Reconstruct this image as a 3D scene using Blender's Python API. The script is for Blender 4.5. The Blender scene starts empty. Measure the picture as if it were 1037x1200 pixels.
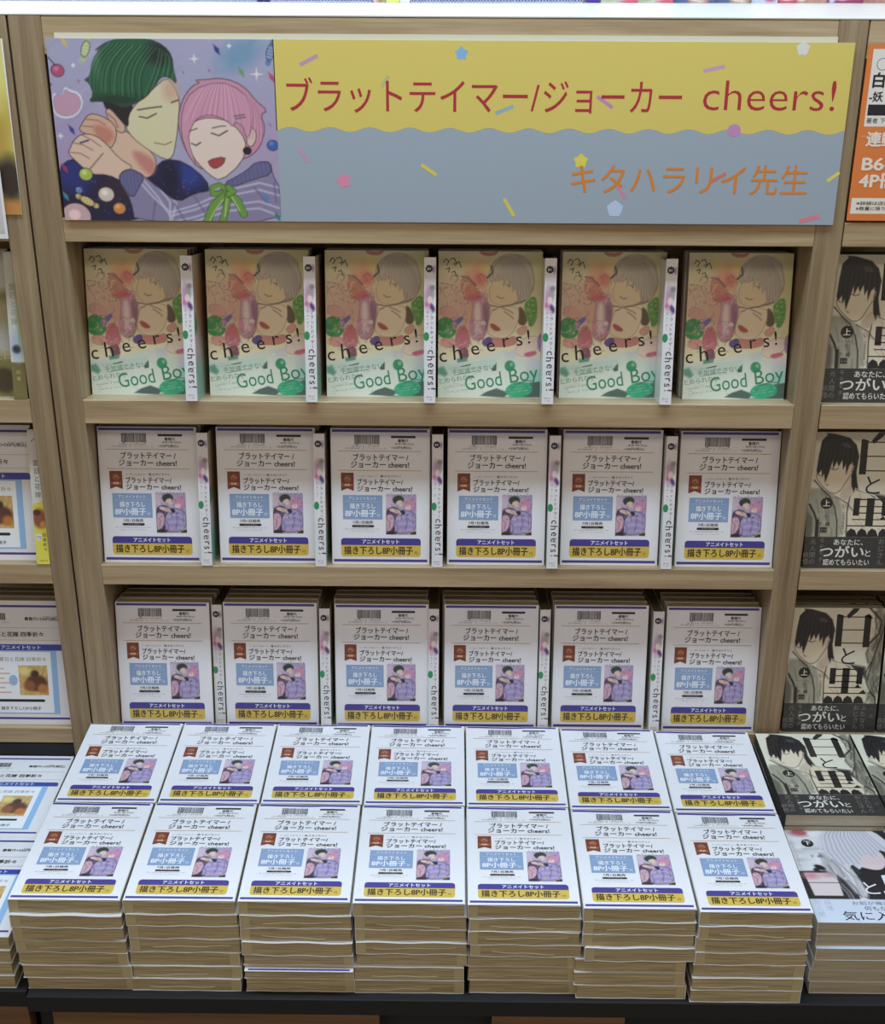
import bpy, math, random
import numpy as np
from mathutils import Matrix, Vector
R = random.Random(7)
sc = bpy.context.scene
col = sc.collection
S = 0.001                                   # everything below is written in millimetres

# ------------------------------------------------------------------ camera
cam_d = bpy.data.cameras.new('camera'); cam = bpy.data.objects.new('camera', cam_d); col.objects.link(cam)
th, yw, ro, F = 0.413844, -0.0067666, -0.0052164, 1532.469
fw = Vector((math.sin(yw)*math.cos(th), math.cos(yw)*math.cos(th), -math.sin(th)))
r0 = Vector((math.cos(yw), -math.sin(yw), 0)); d0 = fw.cross(r0)
rr = r0*math.cos(ro) + d0*math.sin(ro); dd = -r0*math.sin(ro) + d0*math.cos(ro)
m = Matrix((rr, -dd, -fw)).transposed().to_4x4(); m.translation = Vector((16.989, -1538.147, 1026.598))*S
cam.matrix_world = m
cam_d.sensor_fit = 'HORIZONTAL'; cam_d.sensor_width = 36; cam_d.lens = 36*F/1037; cam_d.clip_start = .05
sc.camera = cam

# ------------------------------------------------------------------ light and exposure
w = bpy.data.worlds.new('world'); sc.world = w; w.use_nodes = True
w.node_tree.nodes['Background'].inputs[0].default_value = (1.0, .86, .72, 1)
w.node_tree.nodes['Background'].inputs[1].default_value = 0.33
def area(name, loc, size, power, colr, aim=None):
    l = bpy.data.lights.new(name, 'AREA'); l.shape = 'RECTANGLE'; l.size, l.size_y = size[0]*S, size[1]*S
    l.energy = power; l.color = colr
    o = bpy.data.objects.new(name, l); o.location = Vector(loc)*S; col.objects.link(o)
    if aim: o.rotation_euler = (Vector(aim)-Vector(loc)).to_track_quat('-Z', 'Y').to_euler()
    return o
area('ceiling_light_front', (-100, -430, 2150), (2400, 300), 48, (.62, .82, 1.0))
area('ceiling_light_aisle', (200, -2100, 2150), (2400, 300), 13, (1.0, .88, .72), (0, -200, 300))
area('ceiling_light_back', (-350, 450, 2150), (1500, 300), 22, (.84, .93, 1.0))
sc.view_settings.view_transform = 'Standard'; sc.view_settings.look = 'None'
sc.view_settings.gamma = 1; sc.view_settings.use_curve_mapping = False
sc.view_settings.exposure = 0.0

# ------------------------------------------------------------------ helpers
def lin(c):
    return tuple(((v/255)/12.92 if v/255 <= .04045 else ((v/255+.055)/1.055)**2.4) for v in c)
def tag(o, label=None, cat=None, group=None, kind=None):
    for k, v in (('label', label), ('category', cat), ('group', group), ('kind', kind)):
        if v: o[k] = v
    return o
def empty(name, loc=(0, 0, 0), label=None, cat=None, group=None, rot=(0, 0, 0)):
    o = bpy.data.objects.new(name, None); o.empty_display_size = .02; col.objects.link(o)
    o.location = Vector(loc)*S; o.rotation_euler = rot
    return tag(o, label, cat, group)
def link(name, me, parent=None):
    o = bpy.data.objects.new(name, me); col.objects.link(o); o.parent = parent
    return o
def mesh(name, V, Fs, mat, smooth=False):
    me = bpy.data.meshes.new(name)
    me.from_pydata([(x*S, y*S, z*S) for x, y, z in V], [], Fs); me.materials.append(mat)
    if smooth: me.polygons.foreach_set('use_smooth', [True]*len(me.polygons))
    me.update(); return me
class G:                                   # geometry collector
    def __init__(s): s.V = []; s.F = []
    def box(s, x0, x1, y0, y1, z0, z1, b=0):
        n = len(s.V)
        if b <= 0:
            s.V += [(x, y, z) for z in (z0, z1) for y in (y0, y1) for x in (x0, x1)]
            s.F += [tuple(n+i for i in f) for f in ((0, 2, 3, 1), (4, 5, 7, 6), (0, 1, 5, 4), (2, 6, 7, 3), (0, 4, 6, 2), (1, 3, 7, 5))]
            return s
        # bevelled box: 24 vertices
        P = {}
        X = (x0, x1); Yy = (y0, y1); Z = (z0, z1); sg = (1, -1)
        for i in (0, 1):
            for j in (0, 1):
                for k in (0, 1):
                    for a in range(3):
                        v = [X[i], Yy[j], Z[k]]
                        for c, q in enumerate((i, j, k)):
                            if c != a: v[c] += b*sg[q]
                        P[(i, j, k, a)] = n+len(s.V)-n; s.V.append(tuple(v))
        q = lambda i, j, k, a: P[(i, j, k, a)]
        def face(*f): s.F.append(tuple(f))
        for i in (0, 1): face(*[q(i, j, k, 0) for j, k in (((0, 0), (0, 1), (1, 1), (1, 0)) if i == 0 else ((0, 0), (1, 0), (1, 1), (0, 1)))])
        for j in (0, 1): face(*[q(i, j, k, 1) for i, k in (((0, 0), (1, 0), (1, 1), (0, 1)) if j == 0 else ((0, 0), (0, 1), (1, 1), (1, 0)))])
        for k in (0, 1): face(*[q(i, j, k, 2) for i, j in (((0, 0), (0, 1), (1, 1), (1, 0)) if k == 0 else ((0, 0), (1, 0), (1, 1), (0, 1)))])
        for i in (0, 1):
            for j in (0, 1): face(q(i, j, 0, 0), q(i, j, 1, 0), q(i, j, 1, 1), q(i, j, 0, 1))
            for k in (0, 1): face(q(i, 0, k, 0), q(i, 1, k, 0), q(i, 1, k, 2), q(i, 0, k, 2))
        for j in (0, 1):
            for k in (0, 1): face(q(0, j, k, 1), q(1, j, k, 1), q(1, j, k, 2), q(0, j, k, 2))
        for i in (0, 1):
            for j in (0, 1):
                for k in (0, 1): face(q(i, j, k, 0), q(i, j, k, 1), q(i, j, k, 2))
        return s
    def build(s, name, mat, parent=None, smooth=False):
        return link(name, mesh(name, s.V, s.F, mat, smooth), parent)
def dup(root):
    r = root.copy(); col.objects.link(r)
    for ch in root.children:
        c = ch.copy(); col.objects.link(c); c.parent = r
        for g in ch.children:
            d = g.copy(); col.objects.link(d); d.parent = c
    return r

# ------------------------------------------------------------------ materials
def newmat(name):
    mt = bpy.data.materials.new(name); mt.use_nodes = True
    nt = mt.node_tree; return mt, nt, nt.nodes['Principled BSDF']
def N(nt, t, **kw):
    n = nt.nodes.new(t)
    for k, v in kw.items(): setattr(n, k, v)
    return n
def film_bump(nt, bs, scale=28, strength=.25, dist=.002):
    tc = N(nt, 'ShaderNodeTexCoord'); oi = N(nt, 'ShaderNodeObjectInfo')
    ad = N(nt, 'ShaderNodeVectorMath', operation='MULTIPLY_ADD')
    nt.links.new(oi.outputs['Random'], ad.inputs[0]); ad.inputs[1].default_value = (3, 5, 7)
    nt.links.new(tc.outputs['Object'], ad.inputs[2])
    no = N(nt, 'ShaderNodeTexNoise'); no.inputs['Scale'].default_value = scale; no.inputs['Detail'].default_value = 3
    no.inputs['Distortion'].default_value = 1.2
    nt.links.new(ad.outputs[0], no.inputs['Vector'])
    bp = N(nt, 'ShaderNodeBump'); bp.inputs['Strength'].default_value = strength; bp.inputs['Distance'].default_value = dist
    nt.links.new(no.outputs['Fac'], bp.inputs['Height'])
    return bp
def ink_mat(name, rough=.55, coat=.5, crough=.12, bump=.3, scale=28):
    mt, nt, bs = newmat(name)
    at = N(nt, 'ShaderNodeAttribute', attribute_name='Col'); nt.links.new(at.outputs['Color'], bs.inputs['Base Color'])
    bs.inputs['Roughness'].default_value = rough
    bs.inputs['Coat Weight'].default_value = coat; bs.inputs['Coat Roughness'].default_value = crough
    if bump:
        bp = film_bump(nt, bs, scale, bump); nt.links.new(bp.outputs[0], bs.inputs['Coat Normal'])
    return mt
def plain(name, rgb, rough=.5, coat=0, crough=.1, bump=0, metal=0, grain=0, gscale=400):
    mt, nt, bs = newmat(name)
    bs.inputs['Base Color'].default_value = (*lin(rgb), 1); bs.inputs['Roughness'].default_value = rough
    bs.inputs['Coat Weight'].default_value = coat; bs.inputs['Coat Roughness'].default_value = crough; bs.inputs['Metallic'].default_value = metal
    if bump:
        bp = film_bump(nt, bs, 30, bump); nt.links.new(bp.outputs[0], bs.inputs['Coat Normal'])
    if grain:
        tc = N(nt, 'ShaderNodeTexCoord'); no = N(nt, 'ShaderNodeTexNoise'); no.inputs['Scale'].default_value = gscale; no.inputs['Detail'].default_value = 2
        nt.links.new(tc.outputs['Object'], no.inputs['Vector'])
        cr = N(nt, 'ShaderNodeValToRGB'); a = lin(rgb)
        cr.color_ramp.elements[0].position = .3; cr.color_ramp.elements[1].position = .7
        cr.color_ramp.elements[0].color = tuple(v*(1-grain) for v in a)+(1,); cr.color_ramp.elements[1].color = tuple(min(1, v*(1+grain)) for v in a)+(1,)
        nt.links.new(no.outputs['Fac'], cr.inputs[0]); nt.links.new(cr.outputs[0], bs.inputs['Base Color'])
    return mt
def wood(name, axis, cols, scale=1.0, rough=.5):
    mt, nt, bs = newmat(name)
    tc = N(nt, 'ShaderNodeTexCoord'); mp = N(nt, 'ShaderNodeMapping')
    sc3 = [60, 60, 60]; sc3[axis] = 2.2
    mp.inputs['Scale'].default_value = [v*scale for v in sc3]
    nt.links.new(tc.outputs['Object'], mp.inputs['Vector'])
    n1 = N(nt, 'ShaderNodeTexNoise'); n1.inputs['Scale'].default_value = 1.0; n1.inputs['Detail'].default_value = 5; n1.inputs['Distortion'].default_value = .6
    n2 = N(nt, 'ShaderNodeTexNoise'); n2.inputs['Scale'].default_value = 6.0; n2.inputs['Detail'].default_value = 3
    nt.links.new(mp.outputs[0], n1.inputs['Vector']); nt.links.new(mp.outputs[0], n2.inputs['Vector'])
    ma = N(nt, 'ShaderNodeMath', operation='MULTIPLY_ADD'); ma.inputs[1].default_value = .3
    nt.links.new(n2.outputs['Fac'], ma.inputs[0]); 
    mb = N(nt, 'ShaderNodeMath', operation='MULTIPLY'); mb.inputs[1].default_value = .75
    nt.links.new(n1.outputs['Fac'], mb.inputs[0]); nt.links.new(mb.outputs[0], ma.inputs[2])
    cr = N(nt, 'ShaderNodeValToRGB'); el = cr.color_ramp.elements
    el[0].position = .34; el[0].color = (*lin(cols[0]), 1); el[1].position = .70; el[1].color = (*lin(cols[2]), 1)
    e = el.new(.5); e.color = (*lin(cols[1]), 1)
    nt.links.new(ma.outputs[0], cr.inputs[0]); nt.links.new(cr.outputs[0], bs.inputs['Base Color'])
    bs.inputs['Roughness'].default_value = rough
    bp = N(nt, 'ShaderNodeBump'); bp.inputs['Strength'].default_value = .15; bp.inputs['Distance'].default_value = .001
    nt.links.new(ma.outputs[0], bp.inputs['Height']); nt.links.new(bp.outputs[0], bs.inputs['Normal'])
    return mt
WC = ((148, 124, 90), (173, 149, 114), (196, 174, 140))
wood_x = wood('wood_grain_along', 0, WC); wood_z = wood('wood_grain_upright', 2, ((124, 102, 76), (146, 124, 95), (172, 152, 120)))
wood_cab = wood('wood_cabinet', 0, ((92, 66, 38), (112, 80, 46), (130, 96, 60)))
pale_top = wood('pale_laminate', 0, ((196, 192, 184), (208, 205, 198), (216, 214, 208)), rough=.35)
crease_glint = plain('film_crease_glint', (214, 206, 182), .25, coat=.8, crough=.1)  # pale colour of the wrap ridges stands in for glints on the film
black = plain('black_laminate', (20, 20, 23), .6, grain=.25, gscale=900)
dark = plain('dark_fascia', (24, 24, 27), .6)
floor_m = plain('floor_vinyl', (150, 140, 125), .5, grain=.1, gscale=30)
wall_m = plain('wall_paint', (200, 192, 180), .8)
paper = plain('white_paper', (232, 230, 234), .6, coat=.55, crough=.12, bump=.35)
card = plain('white_card', (236, 234, 232), .5, coat=.15, crough=.3)
jacket = plain('book_jacket', (222, 220, 218), .45, coat=.4, crough=.15, bump=.2)
jacket_d = plain('book_jacket_dark', (58, 56, 56), .45, coat=.4, crough=.15, bump=.2)
jacket_t = plain('book_jacket_teal', (150, 190, 178), .45, coat=.4, crough=.15, bump=.2)
flap_m = plain('jacket_flap_edge', (196, 182, 142), .6, coat=.3, crough=.2, bump=.3)
ink_film = ink_mat('printing_under_film', .55, .55, .12, .35)
ink_gloss = ink_mat('glossy_printing', .45, .6, .12, .25, 16)
ink_banner = ink_mat('banner_printing', .6, .25, .25, .2, 6)
def pages_mat(name, c0, c1, coat=.45):
    mt, nt, bs = newmat(name)
    tc = N(nt, 'ShaderNodeTexCoord'); oi = N(nt, 'ShaderNodeObjectInfo')
    mp = N(nt, 'ShaderNodeMapping'); mp.inputs['Scale'].default_value = (14, 14, 900)
    nt.links.new(tc.outputs['Object'], mp.inputs['Vector']); nt.links.new(oi.outputs['Random'], mp.inputs['Location'])
    n1 = N(nt, 'ShaderNodeTexNoise'); n1.inputs['Scale'].default_value = 1; n1.inputs['Detail'].default_value = 4
    nt.links.new(mp.outputs[0], n1.inputs['Vector'])
    cr = N(nt, 'ShaderNodeValToRGB'); cr.color_ramp.elements[0].position = .35; cr.color_ramp.elements[1].position = .65
    cr.color_ramp.elements[0].color = (*lin(c0), 1); cr.color_ramp.elements[1].color = (*lin(c1), 1)
    nt.links.new(n1.outputs['Fac'], cr.inputs[0])
    hv = N(nt, 'ShaderNodeMixRGB'); hv.blend_type = 'MULTIPLY'; hv.inputs[0].default_value = .5
    c2 = N(nt, 'ShaderNodeValToRGB'); c2.color_ramp.elements[0].color = (.8, .78, .72, 1); c2.color_ramp.elements[1].color = (1, 1, 1, 1)
    nt.links.new(oi.outputs['Random'], c2.inputs[0])
    nt.links.new(cr.outputs[0], hv.inputs[1]); nt.links.new(c2.outputs[0], hv.inputs[2])
    nt.links.new(hv.outputs[0], bs.inputs['Base Color'])
    bs.inputs['Roughness'].default_value = .8; bs.inputs['Coat Weight'].default_value = coat; bs.inputs['Coat Roughness'].default_value = .15
    b1 = film_bump(nt, bs, 22, .8, .003); nt.links.new(b1.outputs[0], bs.inputs['Coat Normal'])
    b2 = N(nt, 'ShaderNodeBump'); b2.inputs['Strength'].default_value = .4; b2.inputs['Distance'].default_value = .0006
    nt.links.new(n1.outputs['Fac'], b2.inputs['Height']); nt.links.new(b2.outputs[0], bs.inputs['Normal'])
    return mt
pages = pages_mat('pulp_pages', (158, 143, 108), (208, 193, 156))
pages_c = pages_mat('clean_pages', (176, 168, 146), (204, 197, 176), .2)

# ------------------------------------------------------------------ writing and printing
_tc = bpy.data.curves.new('lettering', 'FONT'); _to = bpy.data.objects.new('lettering', _tc); col.objects.link(_to)
_tc.resolution_u = 3
_cache = {}
def glyphs(body, bold):
    k = (body, bold)
    if k not in _cache:
        _tc.body = body; _tc.offset = bold; bpy.context.view_layer.update()
        dg = bpy.context.evaluated_depsgraph_get()
        me = bpy.data.meshes.new_from_object(_to.evaluated_get(dg))
        v = np.array([tuple(p.co)[:2] for p in me.vertices]).reshape(-1, 2)
        me.calc_loop_triangles()
        fs = [tuple(t.vertices) for t in me.loop_triangles]
        bpy.data.meshes.remove(me); _cache[k] = (v, fs)
    return _cache[k]
class Print:
    def __init__(s): s.V = []; s.F = []; s.C = []; s.n = 0
    def _add(s, v, fs, colr, layer, dz=0):
        b = s.n; v = np.asarray(v, float)
        z = np.full((len(v), 1), .06+layer*.06+dz)
        s.V.append(np.hstack([v[:, :2], z])); s.n += len(v)
        s.F += [tuple(b+i for i in f) for f in fs]
        c = np.asarray(colr, float)
        if c.ndim == 1: c = np.tile(np.array(lin(c)), (len(v), 1))
        s.C.append(c)
    def poly(s, pts, colr, layer=1): s._add(pts, [tuple(range(len(pts)))], colr, layer)
    def rect(s, x0, x1, y0, y1, colr, layer=1, n=1):
        xs = np.linspace(x0, x1, n+1)
        v = [(x, y0) for x in xs]+[(x, y1) for x in xs]
        s._add(v, [(i, i+1, n+2+i, n+1+i) for i in range(n)], colr, layer)
    def ell(s, cx, cy, rx, ry, colr, layer=1, n=24, rot=0):
        c, q = math.cos(rot), math.sin(rot)
        s.poly([(cx+rx*math.cos(a)*c-ry*math.sin(a)*q, cy+rx*math.cos(a)*q+ry*math.sin(a)*c) for a in (2*math.pi*i/n for i in range(n))], colr, layer)
    def rrect(s, x0, x1, y0, y1, r, colr, layer=1, top=True, bot=True):
        p = []
        for cx, cy, a0, on in ((x1-r, y1-r, 0, top), (x0+r, y1-r, 90, top), (x0+r, y0+r, 180, bot), (x1-r, y0+r, 270, bot)):
            if on: p += [(cx+r*math.cos(math.radians(a0+t)), cy+r*math.sin(math.radians(a0+t))) for t in (0, 22, 45, 68, 90)]
            else: p += [(x1 if a0 in (0, 270) else x0, y1 if a0 in (0, 90) else y0)]
        s.poly(p, colr, layer)
    def star(s, cx, cy, r, colr, layer=1, rot=0, k=.5, n=5):
        s.poly([(cx+(r if i % 2 == 0 else r*k)*math.cos(rot+math.pi*i/n+math.pi/2), cy+(r if i % 2 == 0 else r*k)*math.sin(rot+math.pi*i/n+math.pi/2)) for i in range(2*n)], colr, layer)
    def bar(s, x0, y0, x1, y1, wd, colr, layer=1):
        dx, dy = x1-x0, y1-y0; L = math.hypot(dx, dy) or 1; nx, ny = -dy/L*wd/2, dx/L*wd/2
        s.poly([(x0-nx, y0-ny), (x1-nx, y1-ny), (x1+nx, y1+ny), (x0+nx, y0+ny)], colr, layer)
    def text(s, body, x, y, h, colr, w=None, an='l', bold=0, rot=0, layer=3, slant=0):
        """h = height of a full character; w = full width of the line; (x, y) = left/centre/right of its bottom"""
        v, fs = glyphs(body, min(bold, 0.0))
        if not len(v): return
        v = v.copy(); k = h/.92
        v[:, 0] -= v[:, 0].min()
        v[:, 1] += .09
        tw = v[:, 0].max()
        kx = (w/tw) if w else k
        v[:, 0] *= kx; v[:, 1] *= k
        v[:, 0] += slant*v[:, 1]
        W = tw*kx
        v[:, 0] -= {'l': 0, 'c': W/2, 'r': W}[an]
        c, q = math.cos(rot), math.sin(rot)
        v = np.stack([x+v[:, 0]*c-v[:, 1]*q, y+v[:, 0]*q+v[:, 1]*c], 1)
        e = bold*h*.8
        for i_, (dx, dy) in enumerate(((-e, 0), (e, 0), (0, e*.7), (0, -e*.7)) if bold > .014 else ((-e, 0), (e, 0)) if bold > 0 else ((0, 0),)):
            s._add(v+np.array([dx, dy]), fs, colr, layer, .013*i_)
    def vtext(s, body, x, y, h, colr, step=None, bold=0, layer=3):
        for i, ch in enumerate(body):
            if ch == 'ー': s.bar(x, y-(step or h*1.05)*i-h*.1, x, y-(step or h*1.05)*i-h*.85, h*.1, colr, layer)
            elif ch.strip(): s.text(ch, x, y-h-(step or h*1.05)*i, h, colr, an='c', bold=bold, layer=layer)
    def scribble(s, x0, x1, y, h, colr, layer=3, dens=1.0, rot=0, seed=1):
        """lines of writing too small to read in the photograph: rows of strokes"""
        q = random.Random(seed*31+int(x0*7)+int(y)); x = x0
        while x < x1:
            ww = q.uniform(.3, .8)*h
            if q.random() < .82*dens:
                a = q.choice((0, 1, 2))
                yy = y+(x-x0)*math.tan(rot)
                if a == 0: s.bar(x, yy+h*.5, x+ww, yy+h*q.uniform(.4, .6), h*.22, colr, layer)
                elif a == 1: s.bar(x+ww*.4, yy, x+ww*.5, yy+h, h*.22, colr, layer)
                else: s.bar(x, yy+h*.8, x+ww, yy+h*.1, h*.2, colr, layer)
            x += ww+h*.18
    def canvas(s, cv, x0, y0, layer=1):
        ny, nx = cv.X.shape
        v = np.stack([cv.X.ravel()+x0, cv.Y.ravel()+y0], 1)
        i = (np.arange(ny-1)[:, None]*nx+np.arange(nx-1)[None]).ravel()
        fs = np.stack([i, i+1, i+nx+1, i+nx], 1)
        c = np.clip(cv.P.reshape(-1, 3), 0, 255)/255
        c = np.where(c <= .04045, c/12.92, ((c+.055)/1.055)**2.4)
        s._add(v, [tuple(int(t) for t in f) for f in fs], c, layer)
    def build(s, name, mat, parent=None, xf=None, warp=None):
        V = np.vstack(s.V)
        if warp is not None: V[:, 2] += warp(V[:, 0], V[:, 1])
        if xf: V = xf(V)
        me = bpy.data.meshes.new(name); me.from_pydata((V*S).tolist(), [], s.F); me.materials.append(mat)
        ca = me.color_attributes.new('Col', 'FLOAT_COLOR', 'POINT')
        C = np.hstack([np.vstack(s.C), np.ones((s.n, 1))]).astype(np.float32)
        ca.data.foreach_set('color', C.ravel()); me.update()
        return link(name, me, parent)
class Canvas:
    """colour grid, painted with soft shapes: the printed pictures"""
    def __init__(s, w, h, px, bg, noise=0, seed=1):
        nx, ny = int(w/px)+1, int(h/px)+1
        s.w, s.h = w, h
        s.X, s.Y = np.meshgrid(np.linspace(0, w, nx), np.linspace(0, h, ny))
        s.P = np.tile(np.array(bg, float), (ny, nx, 1)); s.rs = np.random.RandomState(seed)
        s.soft = px*.6
        if noise: s.mottle(noise)
    def field(s, k=6, sc=1.0, ang=None):
        f = 0
        for i in range(k):
            a = s.rs.uniform(0, 6.28) if ang is None else ang+s.rs.uniform(-.15, .15)
            fr = s.rs.uniform(.5, 2.2)*sc; f = f+np.sin((s.X*math.cos(a)+s.Y*math.sin(a))*fr*6.28/s.w*3+s.rs.uniform(0, 6.28))
        return f/k**.5
    def mottle(s, amp, sc=1.0, mask=None, ang=None, colr=(1, 1, 1)):
        f = s.field(8, sc, ang)*amp
        if mask is not None: f = f*mask
        s.P += f[..., None]*np.array(colr)
    def put(s, mask, colr, a=1.0):
        mk = (np.clip(mask, 0, 1)*a)[..., None]; s.P = s.P*(1-mk)+np.array(colr, float)*mk; return np.clip(mask, 0, 1)
    def ell(s, cx, cy, rx, ry, colr, rot=0, soft=None, a=1.0, cut=None):
        c, q = math.cos(rot), math.sin(rot); dx, dy = s.X-cx, s.Y-cy
        u, v = (dx*c+dy*q)/rx, (-dx*q+dy*c)/ry
        d = (1-np.sqrt(u*u+v*v))*min(rx, ry); mk = np.clip(d/((soft or s.soft)*2)+.5, 0, 1)
        if cut is not None: mk = mk*cut
        return s.put(mk, colr, a)
    def poly(s, pts, colr, soft=None, a=1.0, cut=None, smooth=0, edge=None):
        pts = [tuple(p) for p in pts]
        for _ in range(smooth):
            q = []
            for i in range(len(pts)):
                (x0, y0), (x1, y1) = pts[i], pts[(i+1) % len(pts)]
                q += [(x0*.75+x1*.25, y0*.75+y1*.25), (x0*.25+x1*.75, y0*.25+y1*.75)]
            pts = q
        ins = np.zeros(s.X.shape, bool); dm = np.full(s.X.shape, 1e9)
        for i in range(len(pts)):
            (x0, y0), (x1, y1) = pts[i], pts[(i+1) % len(pts)]
            if y0 != y1:
                ins ^= ((y0 > s.Y) != (y1 > s.Y)) & (s.X < (x1-x0)*(s.Y-y0)/(y1-y0)+x0)
            L2 = (x1-x0)**2+(y1-y0)**2 or 1e-9
            t = np.clip(((s.X-x0)*(x1-x0)+(s.Y-y0)*(y1-y0))/L2, 0, 1)
            dm = np.minimum(dm, (s.X-x0-t*(x1-x0))**2+(s.Y-y0-t*(y1-y0))**2)
        d = np.sqrt(dm)*np.where(ins, 1, -1); mk = np.clip(d/((soft or s.soft)*2)+.5, 0, 1)
        if cut is not None: mk = mk*cut
        r = s.put(mk, colr, a)
        if edge: s.put(np.clip((edge[1]/2-np.sqrt(dm))/(s.soft*2)+.5, 0, 1), edge[0], .75)
        return r
    def line(s, pts, wd, colr, a=1.0, cut=None, soft=None):
        dm = np.full(s.X.shape, 1e9)
        for (x0, y0), (x1, y1) in zip(pts[:-1], pts[1:]):
            L2 = (x1-x0)**2+(y1-y0)**2 or 1e-9
            t = np.clip(((s.X-x0)*(x1-x0)+(s.Y-y0)*(y1-y0))/L2, 0, 1)
            dm = np.minimum(dm, (s.X-x0-t*(x1-x0))**2+(s.Y-y0-t*(y1-y0))**2)
        mk = np.clip((wd/2-np.sqrt(dm))/((soft or s.soft)*2)+.5, 0, 1)
        if cut is not None: mk = mk*cut
        return s.put(mk, colr, a)

# ------------------------------------------------------------------ printed pictures (plain generic stand-ins: masses of colour, no figures' features)
def paint_couple(w, h, px):
    """booklet picture: two people seen as plain faceless masses of colour"""
    c = Canvas(w, h, px, (178, 164, 190), 6, 3); K = (48, 36, 52)
    U = lambda pts: [(x*w, (1-y)*h) for x, y in pts]
    c.ell(w*.1, h*.82, w*.22, h*.16, (206, 186, 204), soft=w*.06); c.ell(w*.92, h*.72, w*.16, h*.25, (178, 150, 190), soft=w*.06); c.ell(w*.08, h*.55, w*.14, h*.1, (200, 150, 170), soft=w*.04)
    c.poly(U([(0, .4), (.14, .32), (.3, .3), (.55, .42), (.5, .75), (.4, 1), (0, 1)]), (66, 54, 84), smooth=2)
    c.poly(U([(0, .52), (.16, .46), (.3, .58), (.28, .78), (.1, .95), (0, .9)]), (208, 164, 178), smooth=1, edge=(K, .8))
    c.poly(U([(.34, .52), (.5, .42), (.72, .38), (.98, .5), (1, .8), (.84, .96), (.3, .98), (.26, .72)]), (166, 152, 196), smooth=1, edge=(K, .8))
    c.poly(U([(.1, .34), (.3, .34), (.6, .44), (.56, .52), (.3, .46), (.12, .42)]), (226, 190, 178), smooth=1, edge=(K, .5))
    c.ell(w*.46, h*.79, w*.12, h*.09, (226, 196, 178)); c.poly(U([(.2, .12), (.32, .03), (.5, .02), (.6, .1), (.58, .2), (.5, .13), (.36, .16), (.32, .24), (.24, .2)]), (46, 58, 54), smooth=1)
    c.poly(U([(.44, .4), (.58, .38), (.66, .46), (.56, .52)]), (40, 36, 70), smooth=1)
    c.ell(w*.78, h*.76, w*.17, h*.12, (200, 140, 168)); c.ell(w*.72, h*.69, w*.1, h*.07, (236, 206, 196))
    c.poly(U([(.58, .26), (.64, .14), (.8, .1), (.95, .2), (.94, .36), (.86, .3), (.72, .24), (.62, .34)]), (206, 142, 170), smooth=1)
    for i in range(5): c.line(U([(.34+i*.04, .6+i*.075), (.56, .56+i*.08), (.76, .56+i*.08), (.95, .62+i*.07)]), 1.0, [(204, 194, 222), (132, 120, 164)][i % 2], a=.7)
    c.poly(U([(0, .93), (.24, .9), (.3, 1), (0, 1)]), (40, 36, 44)); c.poly(U([(.82, .93), (1, .92), (1, 1), (.8, 1)]), (44, 38, 44)); c.ell(w*.86, h*.07, w*.05, h*.02, (206, 170, 70)); c.ell(w*.5, h*.1, w*.05, h*.015, (200, 160, 90))
    for q in ([(.02, .45), (.2, .5), (.3, .62)], [(.05, .62), (.14, .7), (.1, .85)], [(.28, .66), (.4, .8), (.36, .95)], [(.5, .5), (.52, .62)], [(.66, .5), (.7, .7), (.64, .9)], [(.88, .5), (.9, .75)], [(.3, .38), (.42, .46)]): c.line(U(q), .9, K, a=.5)
    for i in range(70):
        x, y = c.rs.uniform(0, w), c.rs.uniform(0, h); a = c.rs.uniform(0, 3); c.line([(x, y), (x+2.4*math.cos(a), y+2.4*math.sin(a))], .9, [(224, 206, 226), (96, 76, 130), (80, 60, 96), (214, 160, 180), (150, 140, 190)][i % 5], a=.55)
    return c
ART_W, ART_H = 39.5, 54
couple_small = paint_couple(ART_W, ART_H, 1.0)

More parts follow.
